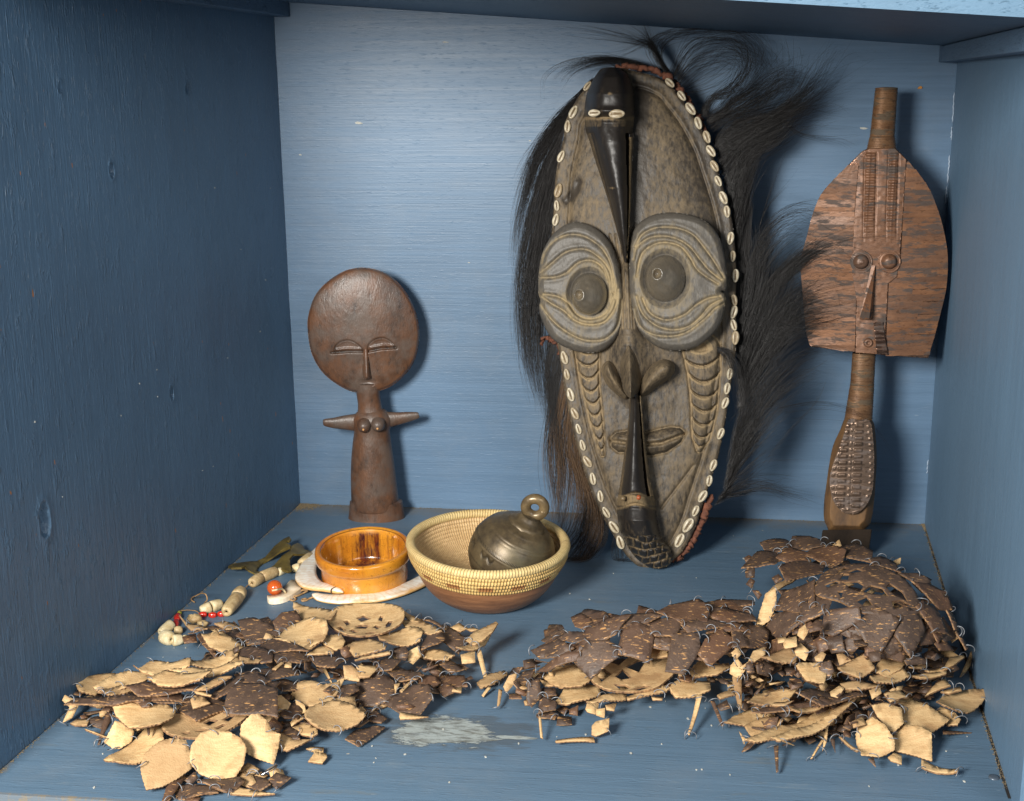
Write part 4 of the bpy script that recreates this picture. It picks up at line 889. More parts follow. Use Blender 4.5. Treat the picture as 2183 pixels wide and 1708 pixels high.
def ep_h(X, Y, sd):
    h = .0395+.006*np.sqrt(np.clip(1-((X-1818)/60)**2, 0, 1)); c1_ = np.interp(Y, [800, 900, 1080], [1813, 1802, 1790]); c2_ = np.interp(Y, [800, 900, 1080], [1838, 1832, 1824])
    row = (Y-795)/13.2; ph = np.abs((row % 1)-.5)*2; m = np.clip((.62-ph)*4, 0, 1)
    for c in (c1_, c2_): h = h+.0018*m*np.clip((1-np.abs(X-c)/10.5)*3, 0, 1)*(Y > 800)*(Y < 1088)
    for k in np.linspace(850, 1085, 14):
        pass
    dd = np.abs(sd-6.5); ph2 = np.abs(((Y+X*.3)/13.5) % 1-.5)*2; h = h+.0011*np.exp(-(dd/2.6)**2)*np.clip((.55-ph2)*4, 0, 1)*(Y > 850)
    cm = (c1_+c2_)/2+1; ph3 = np.abs((Y/14.) % 1-.5)*2; h = h+.0009*gauss(X-cm, 2.2)*np.clip((.5-ph3)*4, 0, 1)
    return h, .1+0*X
MCOPL = copper('polished copper', srgb(108, 88, 72), srgb(148, 120, 98), srgb(96, 84, 78), .6, .34)
relief('embossed_plate', ep, ep_h, MCOPL, FP, FN, 1.1, .02, FIG)
def box_px(name, pts, P, N, d0, d1, mat, par):
    V = [onp(np.float64(x), np.float64(y), P, N, d1) for x, y in pts]+[onp(np.float64(x), np.float64(y), P, N, d0) for x, y in pts]; n = len(pts)
    o = mk(name, V, [list(range(n))[::-1], [n+i for i in range(n)]]+[[i, (i+1) % n, n+(i+1) % n, n+i] for i in range(n)], mat, par, False)
    b = o.modifiers.new('bevel', 'BEVEL'); b.width = .0012; b.segments = 2; return o
box_px('base', c4((255, 1400), (606, 1395), (600, 1448), (585, 1545), (245, 1545), (248, 1450)), FP, FN, -.012, .036, MOCHD, FIG)
# ------------------------------------------------------------------ coiled basket bowl with a bell in it
def c6(*p): return [(625.4+x*.2865, 1023.3+y*.2865) for x, y in p]
bz = .065; rc = fl(1040.8, 1153.7, bz); kb = np.linalg.norm(rc-CAM)/FOC; RB = 171*kb
bax = nrm(np.array([.035, -.055, 1])); bb = rc-bax*(bz-.001); Mb = frame(bb, bax)
BSK = empty('basket_bowl', bb*np.array([1, 1, 0]), 'round bowl of coiled yellow straw on a brown wooden bottom, with a bell inside', 'bowl')
t = NT('brown turned wood'); n = t.noise(t.coord((14, 14, 120)), 1, 4, .65); n2 = t.noise(t.coord((300, 300, 300)), 1, 2, .6)
MGOURD = t.done(t.mix(t.ramp(n, (.32, 0), (.66, 1)), srgb(98, 64, 42), srgb(156, 108, 72)), .45, t.bump(n2, .0003))
def straw(name, ca, cb, inner=False):
    t = NT(name); a = t.attr('ang'); s_ = t.attr('arc'); N_ = 165.
    row = t.math('FLOOR', t.math('DIVIDE', s_, .0040)); st = t.math('ADD', t.math('MULTIPLY', a, N_), t.math('MULTIPLY', row, .12))
    f = t.math('FRACT', st); prof = t.math('ABSOLUTE', t.math('SUBTRACT', f, .5))      # .5 at the gap between stitches
    idn = t.noise(t.coord((220, 220, 320)), 1, 3, .7); big = t.noise(t.coord((20, 20, 40)), 1, 3, .6)
    c = t.mix(t.ramp(idn, (.3, 0), (.7, 1)), ca, cb); c = t.mix(t.ramp(big, (.45, 0), (.75, .5)), c, srgb(176, 136, 78))
    c = t.mix(t.ramp(prof, (.36, 0), (.49, .75)), c, srgb(92, 62, 30))
    if not inner:    # brown woven dashes: blocks every so often, on four of the coils
        blk = t.math('FRACT', t.math('MULTIPLY', a, 15.)); on = t.math('MULTIPLY', t.math('LESS_THAN', blk, .44), t.math('MULTIPLY', t.math('GREATER_THAN', s_, .0115), t.math('LESS_THAN', s_, .0240)))
        gap = t.math('GREATER_THAN', t.math('FRACT', t.math('DIVIDE', t.math('ADD', s_, .0005), .0042)), .38); on = t.math('MULTIPLY', on, gap)
        c = t.mix(t.math('MULTIPLY', on, .85), c, srgb(140, 84, 44))
    h = t.math('SUBTRACT', 1., t.math('POWER', t.math('MULTIPLY', prof, 2.), 3.))
    return t.done(c, .6, t.bump(t.math('ADD', h, t.math('MULTIPLY', idn, .4)), .0006 if inner else .0011, 1.))
MSTR = straw('yellow coiled straw', srgb(224, 190, 124), srgb(196, 158, 92)); MSTRI = straw('pale straw inside', srgb(222, 190, 140), srgb(192, 156, 108), True)
Hh = bz-.001
outer = [(RB*.985, Hh+.0006)]
def coils(pts, step, amp, out):
    pts = np.array(pts); s = np.concatenate([[0], np.cumsum(np.hypot(*np.diff(pts, axis=0).T))]); n = int(s[-1]/step); r = []
    for i in range(n*6+1):
        u = i/(n*6)*s[-1]; x = np.interp(u, s, pts[:, 0]); z = np.interp(u, s, pts[:, 1]); x2 = np.interp(min(u+1e-3, s[-1]), s, pts[:, 0]); z2 = np.interp(min(u+1e-3, s[-1]), s, pts[:, 1]); x1 = np.interp(max(u-1e-3, 0), s, pts[:, 0]); z1 = np.interp(max(u-1e-3, 0), s, pts[:, 1])
        d = np.array([x2-x1, z2-z1]); d /= np.linalg.norm(d); nn = np.array([-d[1], d[0]])*out; b = abs(math.sin(math.pi*(i/6)))**.6*amp; r.append((x+nn[0]*b, z+nn[1]*b))
    return r
wob = lambda th, i, prof: 1+.006*np.sin(th*2+1)+.004*np.sin(th*3)
co = smoothpoly([(RB*.985, Hh-.004), (RB*.975, Hh-.012), (RB*.94, Hh-.019), (RB*.885, Hh-.027)], False, 8)
lathe('basket_wall', coils(co, .0042, .0013, 1.), MSTR, Mb, 220, BSK, wob)
ci = smoothpoly([(RB*.93, Hh-.002), (RB*.90, Hh-.014), (RB*.82, Hh-.027), (RB*.66, Hh-.039), (RB*.42, Hh-.046), (.004, Hh-.048)], False, 8)
lathe('basket_lining', coils(ci, .0042, .0012, -1.), MSTRI, Mb, 200, BSK, wob)
rm = [(RB*.955+.0052*math.cos(a), Hh-.0015+.0048*math.sin(a)) for a in np.linspace(math.pi*1.35, -math.pi*.45, 14)]
lathe('basket_rim', rm, straw('straw rim wrapping', srgb(228, 202, 144), srgb(202, 174, 114), True), Mb, 220, BSK, wob)
go = smoothpoly([(RB*.895, Hh-.0245), (RB*.885, Hh-.029), (RB*.83, Hh-.039), (RB*.74, Hh-.050), (RB*.62, Hh-.0590), (RB*.50, .0008), (RB*.42, 0), (.001, 0)], False, 6)
lathe('wooden_bottom', go, MGOURD, Mb, 90, BSK, wob)
# bell
bc = onp(np.float64(1088), np.float64(1186), rc, np.array([0, -1, 0.]), .004); ba = nrm(np.array([.40, -.16, .88])); Mbell = frame(bc, ba)
BEL = empty('bell', bc-ba*.012, 'round dark bronze bell with a ring on top leaning inside the straw bowl', 'bell')
t = NT('old bronze'); n = t.noise(t.coord((50, 50, 50)), 1, 5, .7); n2 = t.noise(t.coord((12, 12, 12)), 1, 3, .6); a = t.attr('ang'); s_ = t.attr('arc')
c = t.mix(t.ramp(n, (.35, 0), (.68, 1)), srgb(68, 58, 44), srgb(108, 92, 66)); c = t.mix(t.ramp(n2, (.55, 0), (.7, .5)), c, srgb(74, 80, 66))
# engraved snake marks and chain border: real depth comes from the bump of a wave pattern
wv = t.math('MULTIPLY', t.math('SINE', t.math('MULTIPLY', a, 190.)), .0016); snake = t.ramp(t.math('ABSOLUTE', t.math('SUBTRACT', t.math('SUBTRACT', s_, .0310), wv)), (.0, 1), (.0009, 0))
snake = t.math('MULTIPLY', snake, t.math('GREATER_THAN', t.math('FRACT', t.math('MULTIPLY', a, 9.)), .42))
tw = t.math('MULTIPLY', t.math('LESS_THAN', t.math('ABSOLUTE', t.math('SUBTRACT', s_, .0400)), .0014), t.math('GREATER_THAN', t.math('FRACT', t.math('ADD', t.math('MULTIPLY', a, 70.), t.math('MULTIPLY', s_, 500.))), .5))
tw2 = t.math('MULTIPLY', t.math('LESS_THAN', t.math('ABSOLUTE', t.math('SUBTRACT', s_, .0180)), .0012), t.math('GREATER_THAN', t.math('FRACT', t.math('ADD', t.math('MULTIPLY', a, 70.), t.math('MULTIPLY', s_, 500.))), .5))
eng = t.math('MAXIMUM', snake, t.math('MAXIMUM', tw, tw2)); c = t.mix(t.math('MULTIPLY', eng, .7), c, srgb(40, 36, 28))
MBELL = t.done(c, t.math('ADD', .28, t.math('MULTIPLY', n, .25)), t.bump(t.math('SUBTRACT', t.math('MULTIPLY', n, .4), eng), .0010, 1.), metal=.35)
pr = smoothpoly([(.038, -.022), (.0440, -.012), (.0462, -.002), (.0462, .008), (.0448, .0165), (.0410, .0255), (.0350, .0335), (.0270, .0400), (.0195, .0440), (.0168, .0455)], False, 8)
for zz, am in ((.0125, .0006), (.0150, .0006), (.0300, .0006), (.0325, .0007), (.0400, .0006)):
    pr[:, 0] += am*np.exp(-((pr[:, 1]-zz)/.0006)**2)
lathe('bell_body', pr, MBELL, Mbell, 110, BEL)
lathe('bell_collar', [(.0215, .0425), (.0210, .0450), (.0178, .0468), (.0150, .0480), (.0125, .0510), (.0112, .0535), (.008, .0555), (.0, .056)], MBELL, Mbell, 10, BEL)
lc = bc+ba*.0650; la = nrm(np.cross(ba, [0, -1., .15])); la2 = ba
ring = [lc+0.0098*(math.cos(q)*la+math.sin(q)*la2*1.0) for q in np.linspace(0, 2*math.pi, 40, endpoint=False)]; ring.append(ring[0]); ring.append(ring[1])
MLOOP = NT('rubbed bronze'); n = MLOOP.noise(MLOOP.coord((60, 60, 60)), 1, 4, .6); MLOOP = MLOOP.done(MLOOP.mix(MLOOP.ramp(n, (.35, 0), (.65, 1)), srgb(84, 70, 50), srgb(130, 110, 78)), .32, MLOOP.bump(n, .0006), metal=.3)
tube('bell_ring', ring, .0055, MLOOP, BEL, 14)

# ------------------------------------------------------------------ amber bowl on a horn ring
az = .043; ac = fl(773.5, 1166, az); ka = np.linalg.norm(ac-CAM)/FOC; RA = 101*ka; aax = nrm(np.array([-.02, -.10, 1])); Ma = frame(ac-aax*(az-.004), aax)
AMB = empty('amber_bowl', ac*np.array([1, 1, 0]), 'glossy amber bowl ring with a dark burnt streak inside, standing on a white horn ring', 'bowl')
t = NT('amber lacquer'); a = t.attr('ang'); s_ = t.attr('arc'); n = t.noise(t.coord((16, 16, 10)), 1, 4, .6); n2 = t.noise(t.coord((70, 70, 6)), 1, 5, .75)
c = t.mix(t.ramp(n, (.32, 0), (.68, 1)), srgb(170, 94, 18), srgb(208, 142, 42)); c = t.mix(t.ramp(n2, (.56, 0), (.72, .5)), c, srgb(150, 74, 14))
# the burnt patch on the far inner wall (its own stain), ragged
da = t.math('ABSOLUTE', t.math('SUBTRACT', a, .262)); zone = t.math('MULTIPLY', t.ramp(t.math('ADD', da, t.math('MULTIPLY', t.math('SUBTRACT', n2, .5), .62)), (.0, 1), (.13, 0)), t.math('MULTIPLY', t.ramp(s_, (.0, 0), (.004, 1)), t.attr('inn')))
c = t.mix(zone, c, srgb(92, 42, 22)); c = t.mix(t.math('MULTIPLY', zone, t.ramp(t.noise(t.coord((110, 110, 40)), 1, 3, .7), (.48, 0), (.6, .9))), c, srgb(44, 20, 28))
line = t.math('LESS_THAN', t.math('ABSOLUTE', t.math('SUBTRACT', t.attr('rim'), 1.)), .12); c = t.mix(t.math('MULTIPLY', line, .7), c, srgb(70, 44, 16))
vor = t.noise(t.coord((52, 52, 70), loc=(1, 2, 3)), 1, 1, .5, 1.6); con = t.math('LESS_THAN', t.math('ABSOLUTE', t.math('SUBTRACT', t.math('FRACT', t.math('MULTIPLY', vor, 7.)), .5)), .05)
c = t.mix(t.math('MULTIPLY', con, .42), c, srgb(96, 52, 12))
MAMB = t.done(c, .22, t.bump(n, .0003), coat=.8, sss=.0, coat_r=.06)
def amb_part(name, prof, rim, inn):
    o = lathe(name, prof, MAMB, Ma, 110, AMB); n = len(o.data.vertices); k = len(prof)
    v = np.repeat(np.array(rim, float), 110)[:n]; at = o.data.attributes.new('rim', 'FLOAT', 'POINT'); at.data.foreach_set('value', v.astype(np.float32))
    at = o.data.attributes.new('inn', 'FLOAT', 'POINT'); at.data.foreach_set('value', np.full(n, inn, np.float32))
Ha = az-.004
P1 = smoothpoly([(RA*.80, .0), (RA*.90, .0), (RA*.905, .006), (RA*.90, Ha-.018), (RA*.925, Ha-.0145), (RA*.99, Ha-.012), (RA*1.005, Ha-.006), (RA*.995, Ha-.001), (RA*.95, Ha+.0008), (RA*.89, Ha+.0002), (RA*.855, Ha-.002)], False, 5)
rimv = np.interp(np.arange(len(P1)), [0, 44, 46, 47, 48, 49], [0, .5, 1, 1, 1.5, 2]); amb_part('bowl_wall', P1, rimv, 0.)
P2 = smoothpoly([(RA*.855, Ha-.002), (RA*.82, Ha-.008), (RA*.80, Ha-.018), (RA*.78, .008), (RA*.70, .0035), (RA*.4, .0025), (.0005, .0025)], False, 5); amb_part('bowl_inside', P2, np.zeros(len(P2)), 1.)
# horn ring, two overlapping tusk shaped pieces
t = NT('white horn with tan bands'); ln = t.attr('len'); n = t.noise(t.coord((20, 20, 60)), 1, 4, .6, .5); n2 = t.noise(t.coord((9, 9, 30)), 1, 3, .5)
c = t.mix(t.ramp(t.math('ADD', t.attr('side'), t.math('MULTIPLY', t.math('SUBTRACT', n, .5), .9)), (.40, 0), (.60, 1)), srgb(244, 238, 224), srgb(206, 160, 98))
st = t.ramp(t.noise(t.coord((3, 3, 3), src='Object'), 40, 1, .5), (.48, 0), (.52, .25)); c = t.mix(st, c, srgb(214, 176, 124))
sv = t.math('SINE', t.math('ADD', t.math('MULTIPLY', ln, 170.), t.math('MULTIPLY', n, 14.))); c = t.mix(t.ramp(sv, (.4, 0), (1., .28)), c, srgb(204, 160, 104))
c = t.mix(t.math('LESS_THAN', t.math('ABSOLUTE', t.math('SUBTRACT', ln, .81)), .008), c, srgb(62, 44, 30))
MHORN = t.done(c, .30, t.bump(n, .0004), coat=.4, coat_r=.15)
def sweep_flat(name, pts, wid, th_, z, par, mat, inner_side=1):
    p = smoothpoly(pts, False, 8); n = len(p); w_ = np.interp(np.linspace(0, 1, n), np.linspace(0, 1, len(wid)), wid); zz = np.interp(np.linspace(0, 1, n), np.linspace(0, 1, len(z)), z)
    C = fl(p[:, 0], p[:, 1], zz); T = np.gradient(C, axis=0); T[:, 2] = 0; T /= np.linalg.norm(T, axis=1)[:, None]; S = np.stack([-T[:, 1], T[:, 0], T[:, 2]], 1)
    prof = [(-1, 0), (-.97, .7), (-.7, .98), (0, 1.), (.7, .95), (.96, .65), (1, 0), (.8, -.4), (0, -.5), (-.8, -.4)]; V = []; side = []; ln_ = []
    for i in range(n):
        for (u, v) in prof: V.append(C[i]+S[i]*w_[i]*u+np.array([0, 0, 1])*th_*v*min(1, w_[i]/.004)); side.append(.26-.22*u if v > 0 else .75); ln_.append(i/(n-1))
    m = len(prof); I = np.arange(n*m).reshape(n, m); J = np.roll(I, -1, 1); Fa = np.stack([I[:-1], J[:-1], J[1:], I[1:]], -1).reshape(-1, 4).tolist(); Fa += [list(range(m))[::-1], [(n-1)*m+k for k in range(m)]]
    return mk(name, V, Fa, mat, par, True, {'side': side, 'len': ln_})
hr = fl(*c6((560, 700))[0]); HRN = empty('horn_ring', hr*np.array([1, 1, 0]), 'white and tan polished ring of curved horn pieces lying under the amber bowl', 'armlet')
sweep_flat('horn_piece', c6((145, 852), (210, 880), (320, 893), (460, 890), (600, 880), (740, 848), (870, 800), (985, 742), (1050, 690), (1090, 620)), [.0014, .008, .0112, .0122, .0122, .0118, .0115, .011, .010, .008], .0032, [.0022, .003], HRN, MHORN)
sweep_flat('horn_piece', c6((200, 520), (150, 590), (108, 660), (96, 730), (140, 785), (240, 808), (330, 830), (372, 838)), [.006, .008, .010, .0125, .0122, .008, .004, .0008], .0036, [.0085, .0085, .008, .0075, .0075, .007], HRN, MHORN)
sweep_flat('horn_piece', c6((200, 520), (320, 430), (520, 400), (720, 430), (900, 500), (1090, 600)), [.005, .006, .007, .006, .006], .004, [.004, .004], HRN, MHORN)

# ------------------------------------------------------------------ string of beads, pendant, brass ornament
def cb(x, y): return (312.7+x*.183, 1108.6+y*.183)
def co_(x, y): return (483.2+x*.1132, 1125.6+y*.1132)
NEC = empty('bead_string', fl(*cb(900, 1100)), 'string of tan cylinder beads and small red beads along the left wall', 'necklace')
def beadmat(name, a, b, rough=.5, coat=0.):
    t = NT(name); n = t.noise(t.coord((90, 90, 90), rnd=True), 1, 5, .7); return t.done(t.mix(t.ramp(n, (.35, 0), (.66, 1)), a, b), rough, t.bump(n, .0005), coat=coat)
MB1 = beadmat('speckled stone bead', srgb(206, 182, 136), srgb(150, 120, 78)); MB2 = beadmat('cream bead', srgb(226, 212, 176), srgb(190, 166, 118)); MRED = beadmat('red glass bead', srgb(198, 44, 24), srgb(170, 34, 20), .25, .5); MYG = beadmat('yellow green bead', srgb(186, 184, 60), srgb(150, 150, 40), .4)
def bead(a, b, ra, rb, mat, name='bead', hole=True, barrel=.12, par=None, k_=None):
    par = par or NEC
    pa = fl(*a); k = np.linalg.norm(pa-CAM)/FOC; A = fl(*a, ra*k*.99); B = fl(*b, rb*k*.99); ax = B-A; L = np.linalg.norm(ax)
    pr = [(.22*ra*k, .06*L), (.30*ra*k, -.0002), (.82*ra*k, .0), (ra*k, .07*L)]
    for u in (.25, .5, .75): pr.append(((ra+(rb-ra)*u)*k*(1+barrel*math.sin(u*math.pi)), L*u))
    pr += [(rb*k, .93*L), (.82*rb*k, L), (.30*rb*k, L*1.0), (.22*rb*k, .94*L)]
    return lathe(name, pr, mat, frame(A, ax), 24, par, rad=lambda th, i, p: 1+.035*np.sin(th*3+i))
B_ = lambda a, b, ra, rb, m, **k: bead(cb(*a), cb(*b), ra*.183, rb*.183, m, **k)
B_((1222, 738), (1330, 668), 56, 60, MB1); B_((1336, 664), (1510, 596), 62, 56, MB1); B_((1524, 610), (1640, 570), 46, 30, MB2); B_((1696, 566), (1790, 556), 40, 50, MB2); B_((1806, 522), (1920, 432), 62, 64, MB1); B_((1935, 430), (1990, 380), 56, 50, MB1)
B_((1100, 826), (1060, 892), 66, 74, MB1); B_((1056, 900), (925, 1075), 76, 62, MB1, barrel=.06)
B_((868, 975), (750, 1010), 52, 62, MB2); B_((744, 1012), (625, 1055), 62, 44, MB2)
for x, y in ((655, 1103), (768, 1110), (872, 1097)): B_((x-46, y), (x+46, y-3), 24, 24, MRED, barrel=.5)
B_((385, 1068), (383, 1100), 18, 18, MYG, barrel=.4); B_((372, 1102), (350, 1170), 28, 28, MRED, barrel=.45); B_((348, 1172), (330, 1250), 28, 28, MRED, barrel=.45)
B_((155, 1312), (290, 1215), 40, 62, MB2); B_((180, 1350), (292, 1392), 62, 66, MB2, barrel=.3); B_((302, 1405), (420, 1390), 62, 50, MB2); B_((425, 1385), (500, 1400), 46, 40, MB2); B_((320, 1290), (420, 1285), 40, 34, MB1, barrel=.4)
def lump(name, x, y, r, mat, par, zz=.9, sd=1):
    p = fl(*cb(x, y)); k = np.linalg.norm(p-CAM)/FOC*.183; V = []; nr, ns = 10, 16
    for i in range(nr+1):
        for j in range(ns):
            a = math.pi*i/nr; b = 2*math.pi*j/ns; q = r*k*(1+.38*vn(math.sin(a)*math.cos(b)*3+sd, math.sin(a)*math.sin(b)*3+math.cos(a)*3, .8, sd)); V.append(p+np.array([q*1.3*math.sin(a)*math.cos(b), q*math.sin(a)*math.sin(b), q*zz*math.cos(a)+r*k*zz*.9]))
    I = np.arange((nr+1)*ns).reshape(nr+1, ns); J = np.roll(I, -1, 1); mk(name, V, np.stack([I[1:], J[1:], J[:-1], I[:-1]], -1).reshape(-1, 4).tolist(), mat, par)
lump('bead', 560, 1200, 66, MB1, NEC, .8, 2); lump('bead', 650, 1240, 50, MB1, NEC, .7, 4)
MTHR = beadmat('twine', srgb(176, 140, 96), srgb(130, 98, 62), .9)
def thread(name, pts, z, r, mat, par, f=cb):
    p = smoothpoly([f(*q) for q in pts], False, 6); zz = np.interp(np.linspace(0, 1, len(p)), np.linspace(0, 1, len(z)), z); V = fl(p[:, 0], p[:, 1], zz); tube(name, V, r, mat, par, 6)
thread('twine', [(1222, 738), (1180, 760), (1150, 790), (1100, 830)], [.006, .002, .002, .006], .0006, MTHR, NEC)
thread('twine', [(640, 1010), (680, 960), (705, 930), (690, 870), (640, 855), (580, 880), (530, 905), (520, 930), (560, 960)], [.008, .006, .010, .016, .014, .008, .003, .002, .001], .0007, MTHR, NEC)
thread('twine', [(610, 1085), (570, 1060), (480, 1050), (400, 1058), (385, 1068)], [.005, .004, .003, .004, .005], .0005, MTHR, NEC)
# carnelian ball tied to a white crescent
PEN = empty('ball_pendant', fl(*co_(1050, 1300)), 'orange ball tied with twine to a small white crescent plate beside the amber bowl', 'pendant')
pb = fl(*co_(905, 1130), .009); kk = np.linalg.norm(pb-CAM)/FOC; rr_ = 140*.1132*kk
t = NT('carnelian'); MCARN = t.done(srgb(186, 84, 30), .18, coat=.6, sss=.25)
lathe('ball', [(rr_*math.sin(a)+1e-5, rr_*math.cos(a)) for a in np.linspace(0, math.pi, 18)], MCARN, frame(fl(*co_(905, 1125), rr_+.003), UPV), 32, PEN)
# ------------------------------------------------------------------ flat pieces: cut outline, curved, with thickness
def pip1(x, y, poly):
    c = False; n = len(poly); j = n-1
    for i in range(n):
        if (poly[i][1] > y) != (poly[j][1] > y) and x < (poly[j][0]-poly[i][0])*(y-poly[i][1])/(poly[j][1]-poly[i][1])+poly[i][0]: c = not c
        j = i
    return c
def serrate(poly, step, amp, rnd=True):
    out = []; n = len(poly)
    for i in range(n):
        a = np.array(poly[i], float); b = np.array(poly[(i+1) % n], float); L = np.hypot(*(b-a)); m = max(1, int(round(L/step))); d = (b-a)/max(L, 1e-6); nn = np.array([-d[1], d[0]])
        for k in range(m):
            q = a+(b-a)*k/m
            if k or True: q = q+nn*((amp if (len(out) % 2) else -amp)*(random.uniform(.2, 1.2) if rnd else 1))*(0 if k == 0 else 1)
            out.append(q)
    return out
def plate(name, poly, mats, par, z=.01, tau=None, side=0., curve=0., thick=.0022, holes=(), grid=13., ser=0., P=None, N=None, lift=0., zf=None):
    """poly in D. mats = (front, back, edge). Lies in a plane through its centroid at height z, tipped tau towards the camera; curve bends it like a piece of a ball"""
    poly = [tuple(q) for q in poly]; A = np.array(poly); c = A.mean(0); bb_ = A.max(0)-A.min(0)
    if N is None:
        d = ray(c[0], c[1]); el = math.asin(-d[2]/np.linalg.norm(d))
        if tau is None:
            cov = np.cov((A-c).T); q = math.sqrt(max(cov[1, 1]-cov[0, 1]**2/max(cov[0, 0], 1e-6), 1e-6)/max(cov[0, 0], 1e-6)); q = min(1., q*1.02)
            tau = max(math.radians(-4), min(math.radians(52), math.asin(min(1, max(q, math.sin(el))))-el))
            if bb_[0] < bb_[1]*.5: tau = math.radians(30)
        v = -d.copy(); v[2] = 0; v = nrm(v); N = nrm(math.cos(tau)*UPV+math.sin(tau)*v+side*EX_)
        kpx = np.linalg.norm(d)*(HC-z)/(-d[2])/FOC; z = max(z, .5*bb_[1]*kpx*math.sin(tau)*1.05/max(math.sin(tau+el), .3)+.0006+thick)
        P = fl(c[0], c[1], z)
        if lift: P = P-nrm(d)*lift
    if ser: poly = serrate(poly, 4.2, ser)
    Fm = frame(P, N, EX_); R3 = Fm[:3, :3]
    def loc(ps): q = (onp(np.array([p[0] for p in ps]), np.array([p[1] for p in ps]), P, N)-P) @ R3; return q[:, :2]
    L = loc(poly); Hs = [loc(h) for h in holes]; gs = grid*np.linalg.norm(P-CAM)/FOC
    pts = [Vector(p) for p in L]; E = [(i, (i+1) % len(L)) for i in range(len(L))]
    for h in Hs: k = len(pts); pts += [Vector(p) for p in h]; E += [(k+i, k+(i+1) % len(h)) for i in range(len(h))]
    if curve or holes:
        mn, mx = L.min(0), L.max(0)
        for gx in np.arange(mn[0]+gs/2, mx[0], gs):
            for gy in np.arange(mn[1]+gs/2, mx[1], gs):
                if pip1(gx, gy, L) and not any(pip1(gx, gy, h) for h in Hs): pts.append(Vector((gx, gy)))
    vo, eo, fo, ov, oe, of = delaunay_2d_cdt(pts, E, [], 0, 1e-7)
    T = []
    for f in fo:
        cx_ = sum(vo[i][0] for i in f)/len(f); cy_ = sum(vo[i][1] for i in f)/len(f)
        if pip1(cx_, cy_, L) and not any(pip1(cx_, cy_, h) for h in Hs):
            a, b, c_ = f[0], f[1], f[2]; s = (vo[b][0]-vo[a][0])*(vo[c_][1]-vo[a][1])-(vo[b][1]-vo[a][1])*(vo[c_][0]-vo[a][0]); T.append(list(f) if s > 0 else list(f)[::-1])
    XY = np.array([tuple(v) for v in vo]); r2 = (XY**2).sum(1); zc = -r2*curve*.5 if curve else 0*r2
    if zf is not None: zc = zc+zf(XY)
    nv = len(XY); cen = zc.mean()*.6; top = np.concatenate([XY, (zc-cen)[:, None]], 1); bot = np.concatenate([XY, (zc-cen-thick)[:, None]], 1)
    ec = {}
    for f in T:
        for i in range(len(f)): a, b = f[i], f[(i+1) % len(f)]; ec[(a, b)] = 1
    bd = [(a, b) for (a, b) in ec if (b, a) not in ec]
    Fa = T+[[i+nv for i in f[::-1]] for f in T]+[[b, a, a+nv, b+nv] for a, b in bd]; mi = [0]*len(T)+[1]*len(T)+[2]*len(bd)
    me = bpy.data.meshes.new(name); me.from_pydata([tuple(v) for v in np.concatenate([top, bot])], [], Fa)
    for m in mats: me.materials.append(m)
    me.polygons.foreach_set('material_index', mi); me.polygons.foreach_set('use_smooth', [m != 2 for m in mi]); me.update()
    o = bpy.data.objects.new(name, me); COL.objects.link(o); o.parent = par
    M = Fm.copy(); q = par
    while q is not None: M[:3, 3] -= np.array(q.location); q = q.parent
    o.matrix_local = Matrix(M.tolist()); return o, Fm, L
# crescent of the pendant and the brass ornament
t = NT('white shell'); n = t.noise(t.coord((60, 60, 60)), 1, 3, .6); MWS = t.done(t.mix(t.ramp(n, (.3, 0), (.7, 1)), srgb(238, 226, 204), srgb(216, 192, 154)), .35)
cresc = smoothpoly([co_(*q) for q in ((762, 1275), (840, 1262), (980, 1230), (1075, 1180), (1105, 1100), (1165, 1015), (1240, 970), (1340, 1003), (1405, 1060), (1412, 1120), (1330, 1190), (1180, 1285), (1000, 1350), (800, 1355))], True, 3)
plate('crescent', cresc, (MWS, MWS, MWS), PEN, z=.0055, tau=0.0, thick=.005)
thread('twine', [(860, 1180), (940, 1165), (1040, 1150), (1110, 1215)], [.016, .017, .011, .006], .0011, MB2, PEN, co_)
thread('twine', [(1190, 1300), (1180, 1340), (1250, 1370), (1300, 1340), (1260, 1290), (1330, 1280), (1440, 1230), (1520, 1180), (1440, 1170), (1380, 1200)], [.002, .001, .001, .001, .002, .002, .002, .004, .004, .001], .0011, MTHR, PEN, co_)
thread('twine', [(1640, 1300), (1560, 1330), (1500, 1365), (1430, 1375), (1420, 1350), (1500, 1330)], [.002, .001, .001, .001, .001], .0011, MTHR, PEN, co_)
t = NT('brass patina'); n = t.noise(t.coord((40, 40, 40)), 1, 5, .7); MBRS = t.done(t.mix(t.ramp(n, (.35, 0), (.68, 1)), srgb(92, 78, 44), srgb(150, 128, 66)), .42, t.bump(n, .0006), metal=.55)
BRO = empty('brass_ornament', fl(*co_(800, 700)), 'olive brass openwork ornament with two twisted loops lying behind the beads', 'ornament')
bo = [co_(*q) for q in ((30, 745), (90, 690), (300, 630), (560, 560), (720, 480), (900, 340), (1080, 270), (1180, 232), (1222, 285), (1185, 345), (1130, 330), (1140, 370), (1215, 405), (1200, 445), (1000, 490), (760, 530), (680, 560), (580, 650), (550, 735), (700, 722), (900, 665), (1060, 570), (1180, 515), (1230, 410), (1330, 312), (1420, 300), (1480, 380), (1600, 415), (1650, 432), (1500, 490), (1260, 550), (1192, 630), (1200, 720), (1222, 800), (1150, 822), (1000, 775), (900, 782), (600, 795), (400, 785), (338, 748), (410, 685), (285, 772), (90, 782))]
plate('ornament_plate', bo, (MBRS,)*3, BRO, z=.0085, tau=.02, thick=.0022, curve=.0001, grid=5., zf=lambda q: .0045*np.sin(q[:, 0]*70+q[:, 1]*30)+.002*np.sin(q[:, 0]*160))
